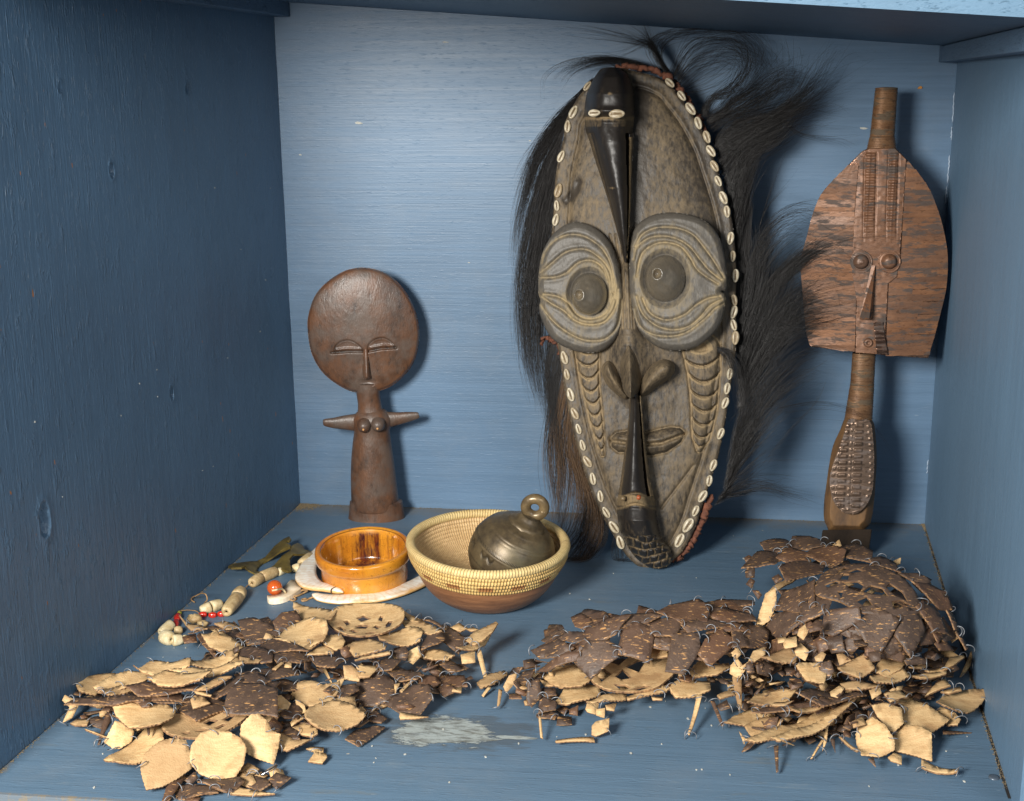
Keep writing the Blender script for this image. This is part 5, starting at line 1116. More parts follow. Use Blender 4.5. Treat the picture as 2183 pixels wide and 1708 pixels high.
# ------------------------------------------------------------------ two heaps of wired coconut shell pieces
t = NT('shell outside'); n = t.noise(t.coord((40, 40, 40), rnd=True), 1, 4, .65); fk = t.noise(t.coord((130, 520, 200), rnd=True, rot=(0, 0, .5)), 1, 3, .6); fd = t.noise(t.coord((420, 420, 420), rnd=True), 1, 2, .6)
c = t.mix(t.ramp(n, (.3, 0), (.7, 1)), srgb(58, 46, 39), srgb(92, 72, 58)); c = t.mix(t.math('MULTIPLY', t.ramp(t.oi.outputs['Random'], (.5, 0), (1., .6)), 1.), c, srgb(108, 74, 50))
c = t.mix(t.ramp(fk, (.61, 0), (.65, .9)), c, srgb(186, 140, 88)); c = t.mix(t.ramp(fd, (.62, 0), (.72, .45)), c, srgb(130, 108, 84))
MSD = t.done(c, t.math('ADD', .44, t.math('MULTIPLY', n, .25)), t.bump(t.math('ADD', fd, t.math('MULTIPLY', n, 1.)), .0006, .8), spec=.5)
t = NT('shell inside'); n = t.noise(t.coord((60, 60, 60), rnd=True), 1, 5, .7); gr = t.noise(t.coord((60, 340, 60), rnd=True, rot=(0, 0, .9)), 1, 4, .65, 1.2); fd = t.noise(t.coord((700, 700, 700), rnd=True), 1, 2, .6)
c = t.mix(t.ramp(n, (.3, 0), (.7, 1)), srgb(186, 152, 106), srgb(216, 184, 136)); c = t.mix(t.ramp(gr, (.40, .42), (.54, 0)), c, srgb(172, 130, 84)); c = t.mix(t.math('MULTIPLY', t.ramp(t.oi.outputs['Random'], (.45, 0), (1., 1.)), .7), c, srgb(152, 122, 88)); c = t.mix(t.ramp(fd, (.64, 0), (.74, .4)), c, srgb(120, 84, 50))
pn = t.noise(t.coord((26, 26, 26), rnd=True, loc=(3, 3, 3)), 1, 4, .7); c = t.mix(t.ramp(pn, (.54, 0), (.66, .55)), c, srgb(140, 104, 70))
MST = t.done(c, .62, t.bump(t.math('ADD', t.math('MULTIPLY', gr, .25), t.math('ADD', fd, n)), .0006, .8), spec=.35)
t = NT('shell cut edge'); n = t.noise(t.coord((200, 200, 200), rnd=True), 1, 3, .6); MSE = t.done(t.mix(t.ramp(n, (.35, 0), (.65, 1)), srgb(92, 66, 48), srgb(158, 122, 84)), .7, t.bump(n, .0005))
t = NT('aluminium wire'); MWI = t.done(srgb(128, 130, 134), .42, metal=.4)
TM, DM = (MST, MSD, MSE), (MSD, MST, MSE)
cA = lambda x, y: (85.3+x*.2679, 1250.7+y*.2679)
cB = lambda x, y: (511.7+x*.2734, 1250.7+y*.2734)
cC = lambda x, y: (994.9+x*.2734, 1222.3+y*.2734)
cD = lambda x, y: (1506.5+x*.3328, 1108.6+y*.3328)
# height control points (D x, D y, metres)
HL = [(350, 1640, .010), (465, 1610, .017), (280, 1580, .012), (560, 1570, .014), (430, 1540, .022), (540, 1480, .040), (460, 1450, .042), (380, 1430, .046), (250, 1450, .036), (300, 1490, .035), (190, 1460, .012), (140, 1510, .004), (200, 1530, .006), (560, 1370, .034), (500, 1330, .016), (430, 1345, .012), (640, 1350, .036), (780, 1320, .034), (780, 1370, .034), (720, 1400, .030), (900, 1350, .030), (1000, 1370, .020), (1040, 1340, .030), (940, 1400, .020), (1020, 1430, .004), (860, 1480, .014), (950, 1450, .010), (700, 1460, .022), (690, 1530, .018), (760, 1560, .004), (800, 1500, .006), (680, 1600, .003), (600, 1570, .010), (540, 1660, .003), (400, 1690, .003), (620, 1470, .024), (560, 1420, .036)]
HR = [(1050, 1460, .006), (1020, 1470, .003), (1120, 1450, .022), (1160, 1480, .016), (1200, 1400, .026), (1230, 1370, .040), (1280, 1340, .054), (1350, 1320, .064), (1450, 1300, .064), (1550, 1300, .060), (1300, 1420, .036), (1380, 1400, .046), (1470, 1400, .044), (1560, 1400, .050), (1240, 1440, .020), (1330, 1450, .022), (1240, 1480, .012), (1330, 1480, .010), (1450, 1470, .016), (1500, 1440, .024), (1200, 1520, .004), (1270, 1560, .002), (1480, 1530, .008), (1590, 1510, .008), (1560, 1450, .024), (1620, 1480, .020), (1640, 1430, .040), (1700, 1430, .046), (1600, 1360, .060),
      (1650, 1190, .066), (1720, 1170, .070), (1800, 1180, .078), (1600, 1230, .040), (1610, 1280, .050), (1700, 1230, .084), (1640, 1310, .066), (1780, 1230, .104), (1850, 1240, .112), (1920, 1240, .108), (1980, 1260, .094), (2020, 1290, .074), (1850, 1290, .106), (1750, 1310, .094), (1950, 1300, .098), (1700, 1350, .070), (1790, 1340, .084), (1880, 1340, .088), (1970, 1340, .080), (2020, 1340, .060), (1850, 1380, .070), (1930, 1390, .068), (2050, 1390, .030), (2060, 1430, .008), (1720, 1400, .054), (1780, 1420, .048), (1850, 1430, .046), (1900, 1430, .044), (1980, 1430, .036), (2020, 1420, .036), (1750, 1450, .044), (1870, 1460, .040), (2000, 1460, .026), (1650, 1490, .030), (1760, 1490, .036), (1820, 1500, .034), (1620, 1560, .010), (1600, 1590, .004), (1700, 1560, .018), (1780, 1530, .026), (1650, 1640, .004), (1750, 1590, .006), (1870, 1560, .018), (1870, 1600, .010), (1940, 1600, .010), (1950, 1540, .018), (2060, 1500, .016), (2030, 1520, .012), (2030, 1560, .003), (1900, 1650, .002), (2000, 1640, .002)]
def hz(H, x, y):
    a = np.array(H); d = (a[:, 0]-x)**2+((a[:, 1]-y)*1.3)**2+25; w_ = 1/d**1.7; return float((a[:, 2]*w_).sum()/w_.sum())
def parse(s): return [(p.split()[0], [tuple(map(float, q.split(','))) for q in p.split()[1:]]) for p in s.strip().split(';') if p.strip()]
# wire links, three shared shapes
def wire_mesh(sweep, squash, r):
    n = 9; th = np.linspace(-sweep/2, sweep/2, n); P = np.stack([np.sin(th), 0*th, np.cos(th)*squash], 1); P[:, 1] += .12*np.sin(th*2); V, Fa = tube_geo(P, r, 5, 1., up=(0, 1, 0)); o = mk('wire_link', V, Fa, MWI); m = o.data; bpy.data.objects.remove(o); return m
WM = [wire_mesh(3.9, 1., .085), wire_mesh(3.2, 1.25, .085), wire_mesh(4.6, .85, .075), wire_mesh(2.6, 1.1, .09)]
NW = {}
def wire(par, P, N, dirv, s, sub):
    k = NW.get(par.name, 0)
    if k >= 285: return
    NW[par.name] = k+1
    x = nrm(dirv-N*(dirv @ N)+rng.normal(0, .25, 3)); z = nrm(N+rng.normal(0, .3, 3)); M = frame(P-np.array(par.location)-z*s*.35, z, x); M[:3, :3] *= s
    o = bpy.data.objects.new('wire_link', random.choice(WM)); COL.objects.link(o); o.parent = par; o.matrix_local = Matrix(M.tolist())
def simp(P, n):
    P = [np.array(p) for p in P]
    while len(P) > n:
        ar = [abs((P[i][0]-P[i-1][0])*(P[(i+1) % len(P)][1]-P[i-1][1])-(P[(i+1) % len(P)][0]-P[i-1][0])*(P[i][1]-P[i-1][1])) for i in range(len(P))]; P.pop(int(np.argmin(ar)))
    c = np.mean(P, 0); return [tuple(c+(p-c)*random.uniform(1.0, 1.07)) for p in P]
def build(par, H, f, txt, wires=.5, tau=None, o0=[0]):
    for kind, pl in parse(txt):
        P_ = [f(*q) for q in pl]; A = np.array(P_); c = A.mean(0); bbx = A.max(0)-A.min(0); big = min(bbx) > 14 and max(bbx) > 34; z = hz(H, c[0], c[1]); o0[0] += 1
        area_ = .5*abs(sum(P_[i-1][0]*P_[i][1]-P_[i][0]*P_[i-1][1] for i in range(len(P_)))); thin = area_ < .28*max(bbx)**2 and max(bbx) < 110 and len(pl) <= 5
        name = 'shell_spike' if 's' in kind or (thin and max(bbx) > 22) else ('shell_leaf' if big else 'shell_tile')
        m = TM if kind[0] == 't' else DM; cv = (7. if m is TM else -7.)*-1.; cv = 0. if not big else cv*(.9 if max(bbx) > 60 else .6)
        kw = {}
        if big and not thin and max(bbx) < (72 if m is TM else 130): P_ = simp(P_, 7 if m is TM else random.choice((5, 5, 6))); A = np.array(P_)
        if 'f' in kind: kw['tau'] = 0.02
        if 'u' in kind: kw['tau'] = .75
        if name == 'shell_spike' and max(bbx) == bbx[1]: kw['tau'] = .35
        if big: P_ = [tuple(c+(np.array(q)-c)*(1.10 if area_ > 1200 else 1.05)) for q in P_]; A = np.array(P_)
        if DOMES and par is RP and m is DM and big:
            for (DCn, DA) in DOMES:
                sp = on_ell(c, DCn, DA)
                if sp is not None and m is DM and c[1] < DOMEMAX[tuple(DA)]:
                    kw['P'], kw['N'] = sp; cv = -cv*0+8.; break
        wa, wb = rng.normal(0, 1.2, 2); kw['zf'] = lambda q, wa=wa, wb=wb: np.clip(wa*q[:, 0]*q[:, 1]*8+wb*q[:, 0]**2*5, -.003, .003)
        if max(bbx) > 125: cv *= .3
        o, Fm, L = plate(name, P_, m, par, z=z, side=random.uniform(-.24, .24), curve=cv, thick=.0013 if big else .0009, ser=(.9 if m is TM else .5) if big and area_ > 900 else .3, lift=.0006*(o0[0] % 9), grid=14., **kw)
        if big or random.random() < .6:
            nw = (3 if max(bbx) > 60 else 2) if big else 1
            for i in random.sample(range(len(P_)), min(nw, len(P_))):
                if random.random() > wires+.35: continue
                q = (c+(A[i]-c)*.86); w3 = onp(np.float64(q[0]), np.float64(q[1]), Fm[:3, 3], Fm[:3, 2]); d = w3-Fm[:3, 3]; wire(par, w3+nrm(d)*.0015, Fm[:3, 2], d, random.uniform(.0034, .0054), None)
def on_ell(c, C, A_):
    d = ray(c[0], c[1]); o = (CAM-C)/A_; e = d/A_; a = e @ e; b = 2*o @ e; cc = o @ o-1; D_ = b*b-4*a*cc
    if D_ < 0: return None
    t_ = (-b-math.sqrt(D_))/(2*a); p = CAM+d*t_; n = nrm((p-C)/A_**2); v = -nrm(d)
    for _ in range(20):
        if n @ v > .42: break
        n = nrm(n+.12*v)
    return p, nrm(n+rng.normal(0, .05, 3))
DOMES = [(fl(1838, 1440), np.array([.100, .100, .112])), (fl(1400, 1450), np.array([.135, .085, .076]))]
DOMEMAX = {tuple(DOMES[0][1]): 1415., tuple(DOMES[1][1]): 1440.}
def pierced(par, H, f, out, holes, m, cv, z=None, name='pierced_disc', tau=None, hk=1.45, dome=None):
    P_ = smoothpoly([f(*q) for q in out], True, 3); A = np.array(P_); c = A.mean(0)
    holes = [[tuple(np.mean(h, 0)+(np.array(q)-np.mean(h, 0))*hk) for q in h] for h in holes]; kw = {}
    if dome is not None: kw['P'], kw['N'] = on_ell(c, *DOMES[dome]); kw['P'] = kw['P']-kw['N']*.004
    plate(name, P_, m, par, z=hz(H, *c) if z is None else z, curve=cv, holes=[[f(*q) for q in h] for h in holes], grid=9., thick=.0020, tau=tau, ser=.5, **kw)
def slivers(par, H, region, n, zk=(.3, 1.)):
    mn, mx = np.array(region).min(0), np.array(region).max(0); k = 0
    while k < n:
        x, y = random.uniform(mn[0], mx[0]), random.uniform(mn[1], mx[1])
        if not pip1(x, y, region): continue
        k += 1; a = random.gauss(0, .7) if random.random() < .7 else random.uniform(0, 6.28); s = random.uniform(.6, 1.2); ca, sa = math.cos(a), math.sin(a)
        sh = random.choice([[(-24, -3), (20, -1), (20, 1), (-23, 4)], [(-10, -6), (9, -7), (11, 5), (-8, 8)], [(-15, 0), (0, -8), (15, 1), (1, 9)], [(-18, -5), (4, -9), (20, -2), (6, 7), (-14, 6)]])
        P_ = [(x+s*(u*ca-v*sa), y+s*.8*(u*sa+v*ca)) for u, v in sh]; m = DM if random.random() < .8 else TM
        z = max(.002, hz(H, x, y)*random.uniform(*zk)); N_ = nrm([random.uniform(-.8, .8), random.uniform(-1.2, .1), random.uniform(.25, 1.)])
        o, Fm, L = plate('shell_tile' if sh[0][0] > -16 else 'shell_spike', P_, m, par, P=fl(x, y, z), N=N_, thick=.0008)
        if random.random() < .7: wire(par, Fm[:3, 3], Fm[:3, 2], rng.normal(0, 1, 3), random.uniform(.0028, .0046), None)
def fill(par, H, region, n, lowf, pd=.7, big_=1.):
    R_ = np.array(region); mn, mx = R_.min(0), R_.max(0); k = 0
    while k < n:
        x, y = random.uniform(mn[0], mx[0]), random.uniform(mn[1], mx[1])
        if not pip1(x, y, region): continue
        k += 1; s = random.uniform(.7, 1.2)*big_; a = random.uniform(0, 6.28); ty = random.random()
        if ty < .40: sh = [(-14, 0), (0, -11), (14, 0), (0, 11)]
        elif ty < .62: sh = [(-24, -2.5), (24, -.8), (24, .8), (-24, 3)]
        elif ty < .8: sh = [(-12, -9), (11, -10), (13, 8), (-10, 10)]
        else: sh = [(-26, -3), (-10, -17), (16, -15), (28, 2), (12, 16), (-14, 15)]
        ca, sa = math.cos(a), math.sin(a); fs = .62; P_ = [(x+s*(u*ca-v*sa), y+s*fs*(u*sa+v*ca)) for u, v in sh]
        z = hz(H, x, y)*random.uniform(*lowf); big = ty >= .8; m = DM if random.random() < pd else TM
        nm = 'shell_leaf' if big else ('shell_spike' if .40 <= ty < .62 else 'shell_tile')
        o, Fm, L = plate(nm, P_, m, par, z=max(z, .0015), tau=random.uniform(0, .5), side=random.uniform(-.5, .5), curve=0., thick=.0012)
        if random.random() < .45: wire(par, Fm[:3, 3], Fm[:3, 2], rng.normal(0, 1, 3), random.uniform(.0028, .0048), None)
LP = empty('coconut_shell_panel', fl(560, 1560), 'flat sprawling heap of wired coconut shell leaves, more pale tan, at the front left', 'shell panel')
RP = empty('coconut_shell_panel', fl(1700, 1560), 'tall domed heap of wired coconut shell leaves, mostly dark brown, at the front right', 'shell panel')
build(LP, HL, cB, '''d 0,270 120,255 230,290 300,360 230,430 60,420 20,340; d 270,270 330,210 430,190 470,260 500,300 380,350 300,350; t 430,140 520,160 620,165 740,190 700,270 560,265 470,245 430,200;
d 0,450 140,470 240,520 230,560 160,580 0,560; t 0,540 90,560 180,562 140,595 0,590; d 100,480 300,400 420,440 500,480 380,500 250,510''')
build(LP, HL, cA, '''t 1110,250 1200,340 1330,350 1290,300 1180,290; d 1250,370 1290,460 1400,550 1430,540 1330,420 1270,350; d 1130,400 1240,370 1250,440 1150,450; t 1300,380 1440,370 1580,440 1640,480 1520,520 1460,530 1360,470;
t 1390,305 1460,270 1540,290 1590,330 1500,340; ds 1180,355 1400,310 1500,325 1300,345; d 1390,380 1560,340 1650,400 1540,430;d 1440,340 1600,350 1640,400 1500,390''')
pierced(LP, HL, cB, [(730, 200), (820, 165), (960, 150), (1100, 150), (1220, 175), (1280, 220), (1270, 300), (1200, 350), (1080, 400), (950, 410), (830, 395), (740, 350), (680, 290), (700, 240)],
        [[(920, 235), (960, 222), (1005, 238), (950, 250)], [(1085, 248), (1095, 228), (1112, 235), (1103, 258)], [(810, 270), (835, 262), (855, 280), (830, 288)], [(910, 295), (950, 285), (1000, 292), (970, 308), (930, 305)], [(1045, 308), (1060, 295), (1095, 312), (1065, 320)], [(1142, 300), (1160, 280), (1182, 285), (1167, 315), (1148, 318)], [(770, 330), (790, 318), (820, 343), (790, 345)], [(860, 345), (880, 333), (920, 350), (890, 360)], [(980, 375), (1020, 362), (1060, 370), (1010, 382)]], TM, -9.)
build(LP, HL, cB, '''t 280,410 330,350 400,295 480,268 580,270 660,290 670,330 640,400 540,455 430,460 330,430; t 580,410 660,385 780,375 815,430 790,470 740,490 660,450; t 460,490 540,440 620,440 560,480 500,500; t 530,520 600,480 700,455 735,480 725,525 620,525;
t 835,470 900,440 1000,415 1080,425 1130,460 1120,490 1050,510 900,540 870,500; t 1085,400 1150,355 1280,335 1380,345 1410,380 1390,420 1280,450 1160,450 1100,430; t 1270,280 1330,260 1420,270 1500,310 1560,350 1470,370 1400,345 1300,320; t 1250,170 1310,210 1380,240 1430,280 1330,265 1280,220;
ds 1380,235 1480,255 1600,310 1580,315 1470,265; d 1410,420 1470,370 1560,350 1590,400 1540,440 1400,480; d 1530,340 1620,310 1700,360 1760,410 1770,460 1700,500 1620,450 1560,400; t 1640,320 1710,283 1775,325 1720,350; t 1760,330 1820,315 1860,335 1800,350; t 1775,420 1830,360 1920,310 1990,275 2005,290 1970,350 1900,410 1830,450; t 1690,490 1780,450 1900,400 1945,405 1910,450 1820,490 1720,500;
d 560,560 700,540 830,545 780,590 740,630 600,600; d 270,520 400,500 520,510 540,560 470,590 310,570; d 780,480 840,460 880,540 820,560 790,530; t 900,580 960,540 1060,520 1160,510 1165,530 1000,550 910,580; d 1070,610 1150,550 1220,540 1250,580 1180,640 1100,650; d 1200,500 1290,460 1320,520 1290,580 1220,560; t 1310,510 1390,470 1410,540 1350,600 1310,580; t 1400,540 1450,490 1560,500 1660,520 1600,560 1500,575; t 1720,530 1830,500 1835,590 1730,605;
ts 1840,500 1880,500 1925,690 1900,710; d 1560,600 1640,570 1740,640 1650,670; t 810,620 870,620 935,670 925,735 820,720; t 910,630 1060,610 1070,640 1010,700 930,700; d 1100,640 1220,620 1350,650 1420,690 1360,720 1250,720 1180,680; d 1400,700 1500,690 1560,740 1480,800 1400,780; d 1470,720 1600,690 1740,700 1800,740 1760,765 1600,780 1500,760;
d 930,720 1000,690 1090,680 1200,740 1230,800 1200,880 1040,915 900,900 890,840; d 1150,910 1240,820 1350,760 1460,790 1490,870 1400,950 1370,990 1250,980 1160,935; ts 1250,800 1380,690 1395,700 1265,820; ts 1200,760 1250,750 1210,840; d 1540,790 1610,750 1690,800 1590,855; t 1660,790 1730,780 1725,825 1650,820; t 1240,1010 1250,980 1350,990 1470,1015 1400,1030 1250,1030; t 760,730 820,710 780,790 740,770; d 740,840 780,770 900,760 920,800 800,860;
d 60,740 180,640 430,635 445,670 300,710; d 0,660 130,650 220,690 60,720; d 0,740 150,720 300,725 260,800 150,830 0,800; d 260,740 350,720 440,750 510,810 450,810 330,800; ts 250,640 330,580 345,590 280,650; t 350,600 400,590 400,630 340,640''')
build(LP, HL, cA, '''t 300,710 450,700 580,715 610,745 520,770 440,850 320,850 300,800; ds 95,780 110,765 250,800 340,850 320,870 220,840; t 760,640 800,660 880,590 920,585 1040,605 1180,600 1170,650 1030,690 900,700 820,680; t 1170,620 1300,575 1430,560 1520,530 1530,590 1400,630 1200,650; t 880,750 1000,690 1180,680 1350,690 1260,760 1130,780 950,780; tf 1040,680 1200,655 1450,630 1600,610 1620,620 1500,670 1350,700 1150,700;
t 440,800 560,730 700,680 840,680 900,700 820,760 700,800 560,830 480,830; t 490,850 640,780 860,720 880,740 700,830 560,865; d 700,800 900,770 1100,780 1230,770 1240,830 1000,850 800,850; d 240,900 330,860 480,860 700,880 960,830 1170,840 1180,880 1050,900 820,910 640,930 400,910; t 330,910 400,870 560,890 560,930 480,960 400,940; d 500,960 620,910 640,870 700,870 620,940 550,980; d 740,880 900,840 1100,830 1180,860 1150,890 950,905 800,910; d 770,900 880,890 870,950 810,960 780,930;
t 600,960 680,930 850,950 1000,930 1060,970 1040,1040 950,1110 850,1130 720,1110 620,1010; d 1110,960 1180,880 1350,870 1500,900 1490,950 1330,1030 1250,1050 1170,1000; t 1200,900 1230,870 1300,875 1345,935 1220,965; d 1370,830 1500,740 1700,690 1800,720 1700,780 1560,820 1420,870; t 1230,820 1300,780 1420,720 1520,710 1440,760 1330,820; t 1220,830 1300,830 1370,860 1360,875 1240,850; t 180,910 200,870 290,910 300,950 255,1040 180,1080 235,960; t 240,1085 300,1050 390,1060 370,1100 280,1105; d 380,1050 460,1030 520,1060 500,1130 420,1100; ts 360,1130 540,1190 530,1205 370,1140''')
pierced(LP, HL, cA, [(970, 1150), (1000, 1080), (1080, 1030), (1230, 1010), (1400, 990), (1600, 985), (1700, 1010), (1640, 1070), (1500, 1150), (1350, 1200), (1180, 1215), (1040, 1200)],
        [[(1310, 1070), (1350, 1050), (1400, 1060), (1350, 1082)], [(1460, 1052), (1510, 1033), (1540, 1043), (1500, 1065)], [(1400, 1112), (1450, 1093), (1475, 1103), (1420, 1122)], [(1240, 1133), (1300, 1120), (1325, 1130), (1270, 1142)], [(1140, 1165), (1180, 1157), (1195, 1166), (1160, 1174)]], TM, -9.)
build(LP, HL, cA, '''d 1480,980 1530,830 1600,790 1760,770 1860,830 1870,1010 1760,1010 1600,990''')
build(LP, HL, cB, '''t 440,820 460,750 560,740 640,770 760,735 750,810 700,880 560,935 450,920; d 590,790 660,760 740,790 700,830 620,810; t 720,895 790,860 890,855 900,950 800,950; t 520,1000 550,950 630,910 730,900 830,930 920,990 955,1030 900,1070 760,1110 640,1115 560,1080 520,1040; t 860,960 950,940 990,980 950,1010 880,990; d 880,1080 1000,1010 1040,990 1020,1030 930,1090; d 1000,1000 1060,970 1140,1020 1100,1060 1020,1040; d 835,1190 900,1120 1050,1090 1110,1110 1040,1160 930,1225;
t 515,1260 560,1245 655,1255 650,1290 580,1295; t 535,1360 590,1290 670,1300 675,1330 640,1375; t 270,860 320,850 390,910 370,960 290,1000; d 310,980 360,950 430,900 480,960 440,1020 350,1020; t 430,880 500,920 520,980 450,1000; t 400,1090 500,1020 480,980 430,1010 390,1060; t 420,1110 520,1060 600,1110 600,1150 560,1170 460,1140; t 300,1210 330,1170 440,1190 560,1170 480,1240 380,1275 310,1250; d 210,1080 260,1020 330,1090 300,1160 230,1120; d 300,1150 380,1090 450,1130 460,1180 350,1190''')
build(LP, HL, cA, '''ds 460,1240 520,1020 570,990 560,1060 520,1150 480,1230; t 560,1150 600,1080 680,1100 740,1150 720,1230 640,1280 590,1280 530,1230; t 580,1130 610,1080 660,1080 660,1140 620,1170; ds 830,950 880,950 870,1170 855,1180; t 535,1400 620,1310 740,1210 860,1140 960,1110 970,1240 880,1310 760,1380 640,1410 560,1410;
d 970,1700 1010,1600 1120,1500 1180,1480 1100,1590 1030,1700; d 1100,1590 1240,1570 1380,1570 1395,1620 1300,1660 1160,1680 1050,1660; d 1150,1540 1230,1470 1260,1520 1200,1580; d 1280,1560 1400,1530 1560,1520 1620,1560 1530,1620 1400,1590; t 1560,1470 1650,1400 1740,1450 1680,1500; d 1640,1530 1700,1500 1800,1530 1830,1580 1750,1615 1660,1580; d 1820,1540 1880,1480 1990,1520 1880,1600; ts 1520,1650 1550,1590 1860,1650 1700,1658; d 1150,1680 1280,1670 1260,1708 1160,1708;
t 815,1420 850,1330 950,1250 1060,1225 1150,1240 1170,1290 1210,1360 1190,1440 1100,1510 980,1580 860,1605 830,1510; t 1210,1390 1220,1280 1290,1190 1380,1155 1500,1170 1580,1220 1625,1300 1600,1420 1520,1550 1420,1530 1290,1480 1230,1430''', .8)
build(LP, HL, cB, 't 10,1180 20,1090 90,1020 150,1010 210,1060 240,1120 305,1150 280,1280 250,1375 180,1350 80,1300 20,1240')
fill(LP, HL, [(190, 1470), (250, 1440), (400, 1400), (440, 1345), (560, 1330), (760, 1330), (900, 1320), (1010, 1360), (990, 1420), (900, 1440), (640, 1440), (650, 1500), (600, 1570), (480, 1590), (300, 1570), (230, 1540)], 95, (.1, .5), .85)
fill(LP, HL, [(760, 1440), (860, 1420), (980, 1410), (980, 1450), (900, 1500), (760, 1530), (650, 1560), (640, 1500)], 34, (.1, .7), .6)
fill(LP, HL, [(430, 1660), (500, 1640), (620, 1640), (560, 1680), (440, 1690)], 14, (.3, .9), .8)
# right heap
build(RP, HR, cC, '''d 1880,240 2000,210 2183,200 2183,290 2020,300 1900,290; d 1500,300 1600,240 1800,210 1880,260 1860,350 1700,380 1540,340; d 700,500 780,460 900,455 920,500 850,540 760,530; d 520,600 600,560 700,520 800,540 820,580 700,640 580,660; t 1450,500 1600,495 1590,550 1450,550; t 1430,580 1560,590 1560,650 1440,660''')
pierced(RP, HR, cC, [(970, 830), (1040, 720), (1180, 640), (1350, 630), (1560, 640), (1640, 760), (1560, 840), (1470, 900), (1300, 930), (1120, 930), (1010, 890)],
        [[(1030, 800), (1060, 755), (1110, 785), (1055, 838)], [(1130, 690), (1200, 645), (1250, 658), (1190, 700)], [(1262, 718), (1330, 690), (1382, 685), (1338, 745)], [(1175, 795), (1215, 755), (1265, 800), (1210, 810)], [(1165, 872), (1230, 868), (1262, 890), (1210, 912)], [(1440, 670), (1500, 655), (1510, 690), (1465, 705)], [(1300, 905), (1380, 880), (1420, 885), (1350, 912)]], TM, -6.)
build(RP, HR, cC, '''t 610,800 720,740 850,730 950,790 960,820 880,880 740,890 660,850; t 700,1000 770,900 880,870 1020,870 1030,930 950,980 800,1010; t 940,990 1060,950 1240,930 1240,970 1130,995 1000,1005; t 1255,950 1400,900 1560,870 1600,880 1500,930 1350,970 1260,975; t 1590,900 1650,850 1780,830 1885,840 1885,930 1780,960 1640,950; t 1740,760 1850,670 1890,720 2030,700 2040,730 1950,790 1780,800;
d 550,740 650,680 780,620 880,610 870,660 740,720 640,750; d 850,560 950,430 1080,360 1250,330 1230,400 1150,470 1000,540 870,600; d 1080,370 1250,320 1420,310 1500,330 1400,380 1250,400 1120,430; d 1230,400 1400,370 1440,400 1360,450 1200,470; d 1420,390 1550,350 1680,370 1700,430 1620,480 1480,480; d 860,640 950,540 1080,530 1165,570 1150,650 1060,730 970,800 900,740 850,690; d 1165,560 1230,440 1320,390 1450,440 1455,560 1410,670 1300,640 1180,610;
d 1700,390 1850,350 2000,370 2050,410 1900,440 1750,440; d 1880,300 2050,290 2183,310 2183,370 2000,380; d 1560,640 1620,480 1700,440 1800,480 1810,600 1760,700 1700,760 1560,750; d 1820,620 1870,520 1990,450 2100,540 2080,600 1980,680 1900,720 1850,680; d 2060,420 2183,380 2183,560 2110,570 2080,500; t 1610,450 1655,385 1705,450 1655,510; t 1590,590 1650,530 1720,600 1660,670; ts 1640,710 1675,710 1680,800 1650,800;
t 2060,620 2110,580 2140,620 2090,660; t 2060,720 2110,670 2170,750 2120,820 2055,780; ts 2080,810 2140,810 2145,1050 2120,1060; ts 1795,960 1835,970 1740,1265 1725,1255; d 560,1080 600,970 700,1000 690,1060; d 540,1100 620,1060 710,1090 680,1125 560,1125; d 700,1060 770,1030 800,1060 760,1100; d 800,1060 870,1030 865,1110 800,1100; d 700,1180 710,1110 820,1115 820,1180; ts 560,1120 580,1110 595,1290 575,1280; t 925,1060 940,1010 1030,1015 1020,1100 940,1085; t 1080,1030 1170,1010 1150,1075 1090,1065; t 1010,1060 1080,1050 1075,1130 1010,1110;
t 980,1190 1010,1160 1105,1135 1100,1230 1010,1265 978,1255; tsf 690,1310 695,1295 990,1270 1000,1300 700,1320; t 90,840 180,790 290,760 310,780 220,860 120,885; ts 115,950 170,880 190,890 130,965; t 290,880 330,800 390,780 380,850 310,930; ts 235,1050 250,900 280,910 260,1020; d 330,940 420,930 430,975 330,975; d 370,850 450,760 530,760 480,840 400,870; d 440,680 540,660 550,720 450,740; d 480,860 560,830 580,960 510,1040 470,980; d 600,900 690,890 700,950 600,960; t 570,830 640,840 680,880 610,880; t 1440,960 1530,965 1525,990 1450,985; d 1480,880 1560,840 1620,860 1560,900; d 1650,800 1740,785 1790,810 1740,840 1660,830''')
build(RP, HR, cD, '''d 345,180 350,140 500,115 540,140 500,190 400,200; d 520,130 560,105 660,105 750,130 740,165 640,180 540,170; d 245,270 330,210 450,200 520,230 430,280 310,265; d 460,230 540,180 650,200 640,260 560,280; d 480,300 560,260 640,250 740,290 730,340 620,370 530,360; t 750,160 800,165 780,190; d 645,230 680,175 780,165 880,200 860,250 780,290 700,260; tu 805,160 850,125 865,165 830,185; t 1190,265 1245,240 1240,280 1210,295; d 1050,240 1120,235 1200,270 1240,320 1160,310 1080,290; d 830,230 860,170 960,155 1050,200 1040,250 940,260 870,240;
t 400,450 430,420 540,370 580,370 440,460; t 320,670 350,560 380,480 440,450 440,550 400,640 345,680; d 245,330 265,290 310,310 305,370 250,370; d 250,410 280,370 310,390 290,440; d 290,450 330,450 355,480 330,510; d 240,240 270,225 300,240 290,270 250,275; d 415,370 460,345 490,380 440,410; d 0,530 150,510 280,505 290,540 130,560 0,560; d 0,600 100,570 280,580 330,620 300,650 150,650 0,650; d 30,690 180,665 380,720 250,720; d 180,800 230,700 330,680 385,720 380,800 280,810; d 1230,340 1350,340 1440,380 1420,410 1320,390; d 1330,400 1430,410 1520,470 1570,565 1490,560 1410,500''')
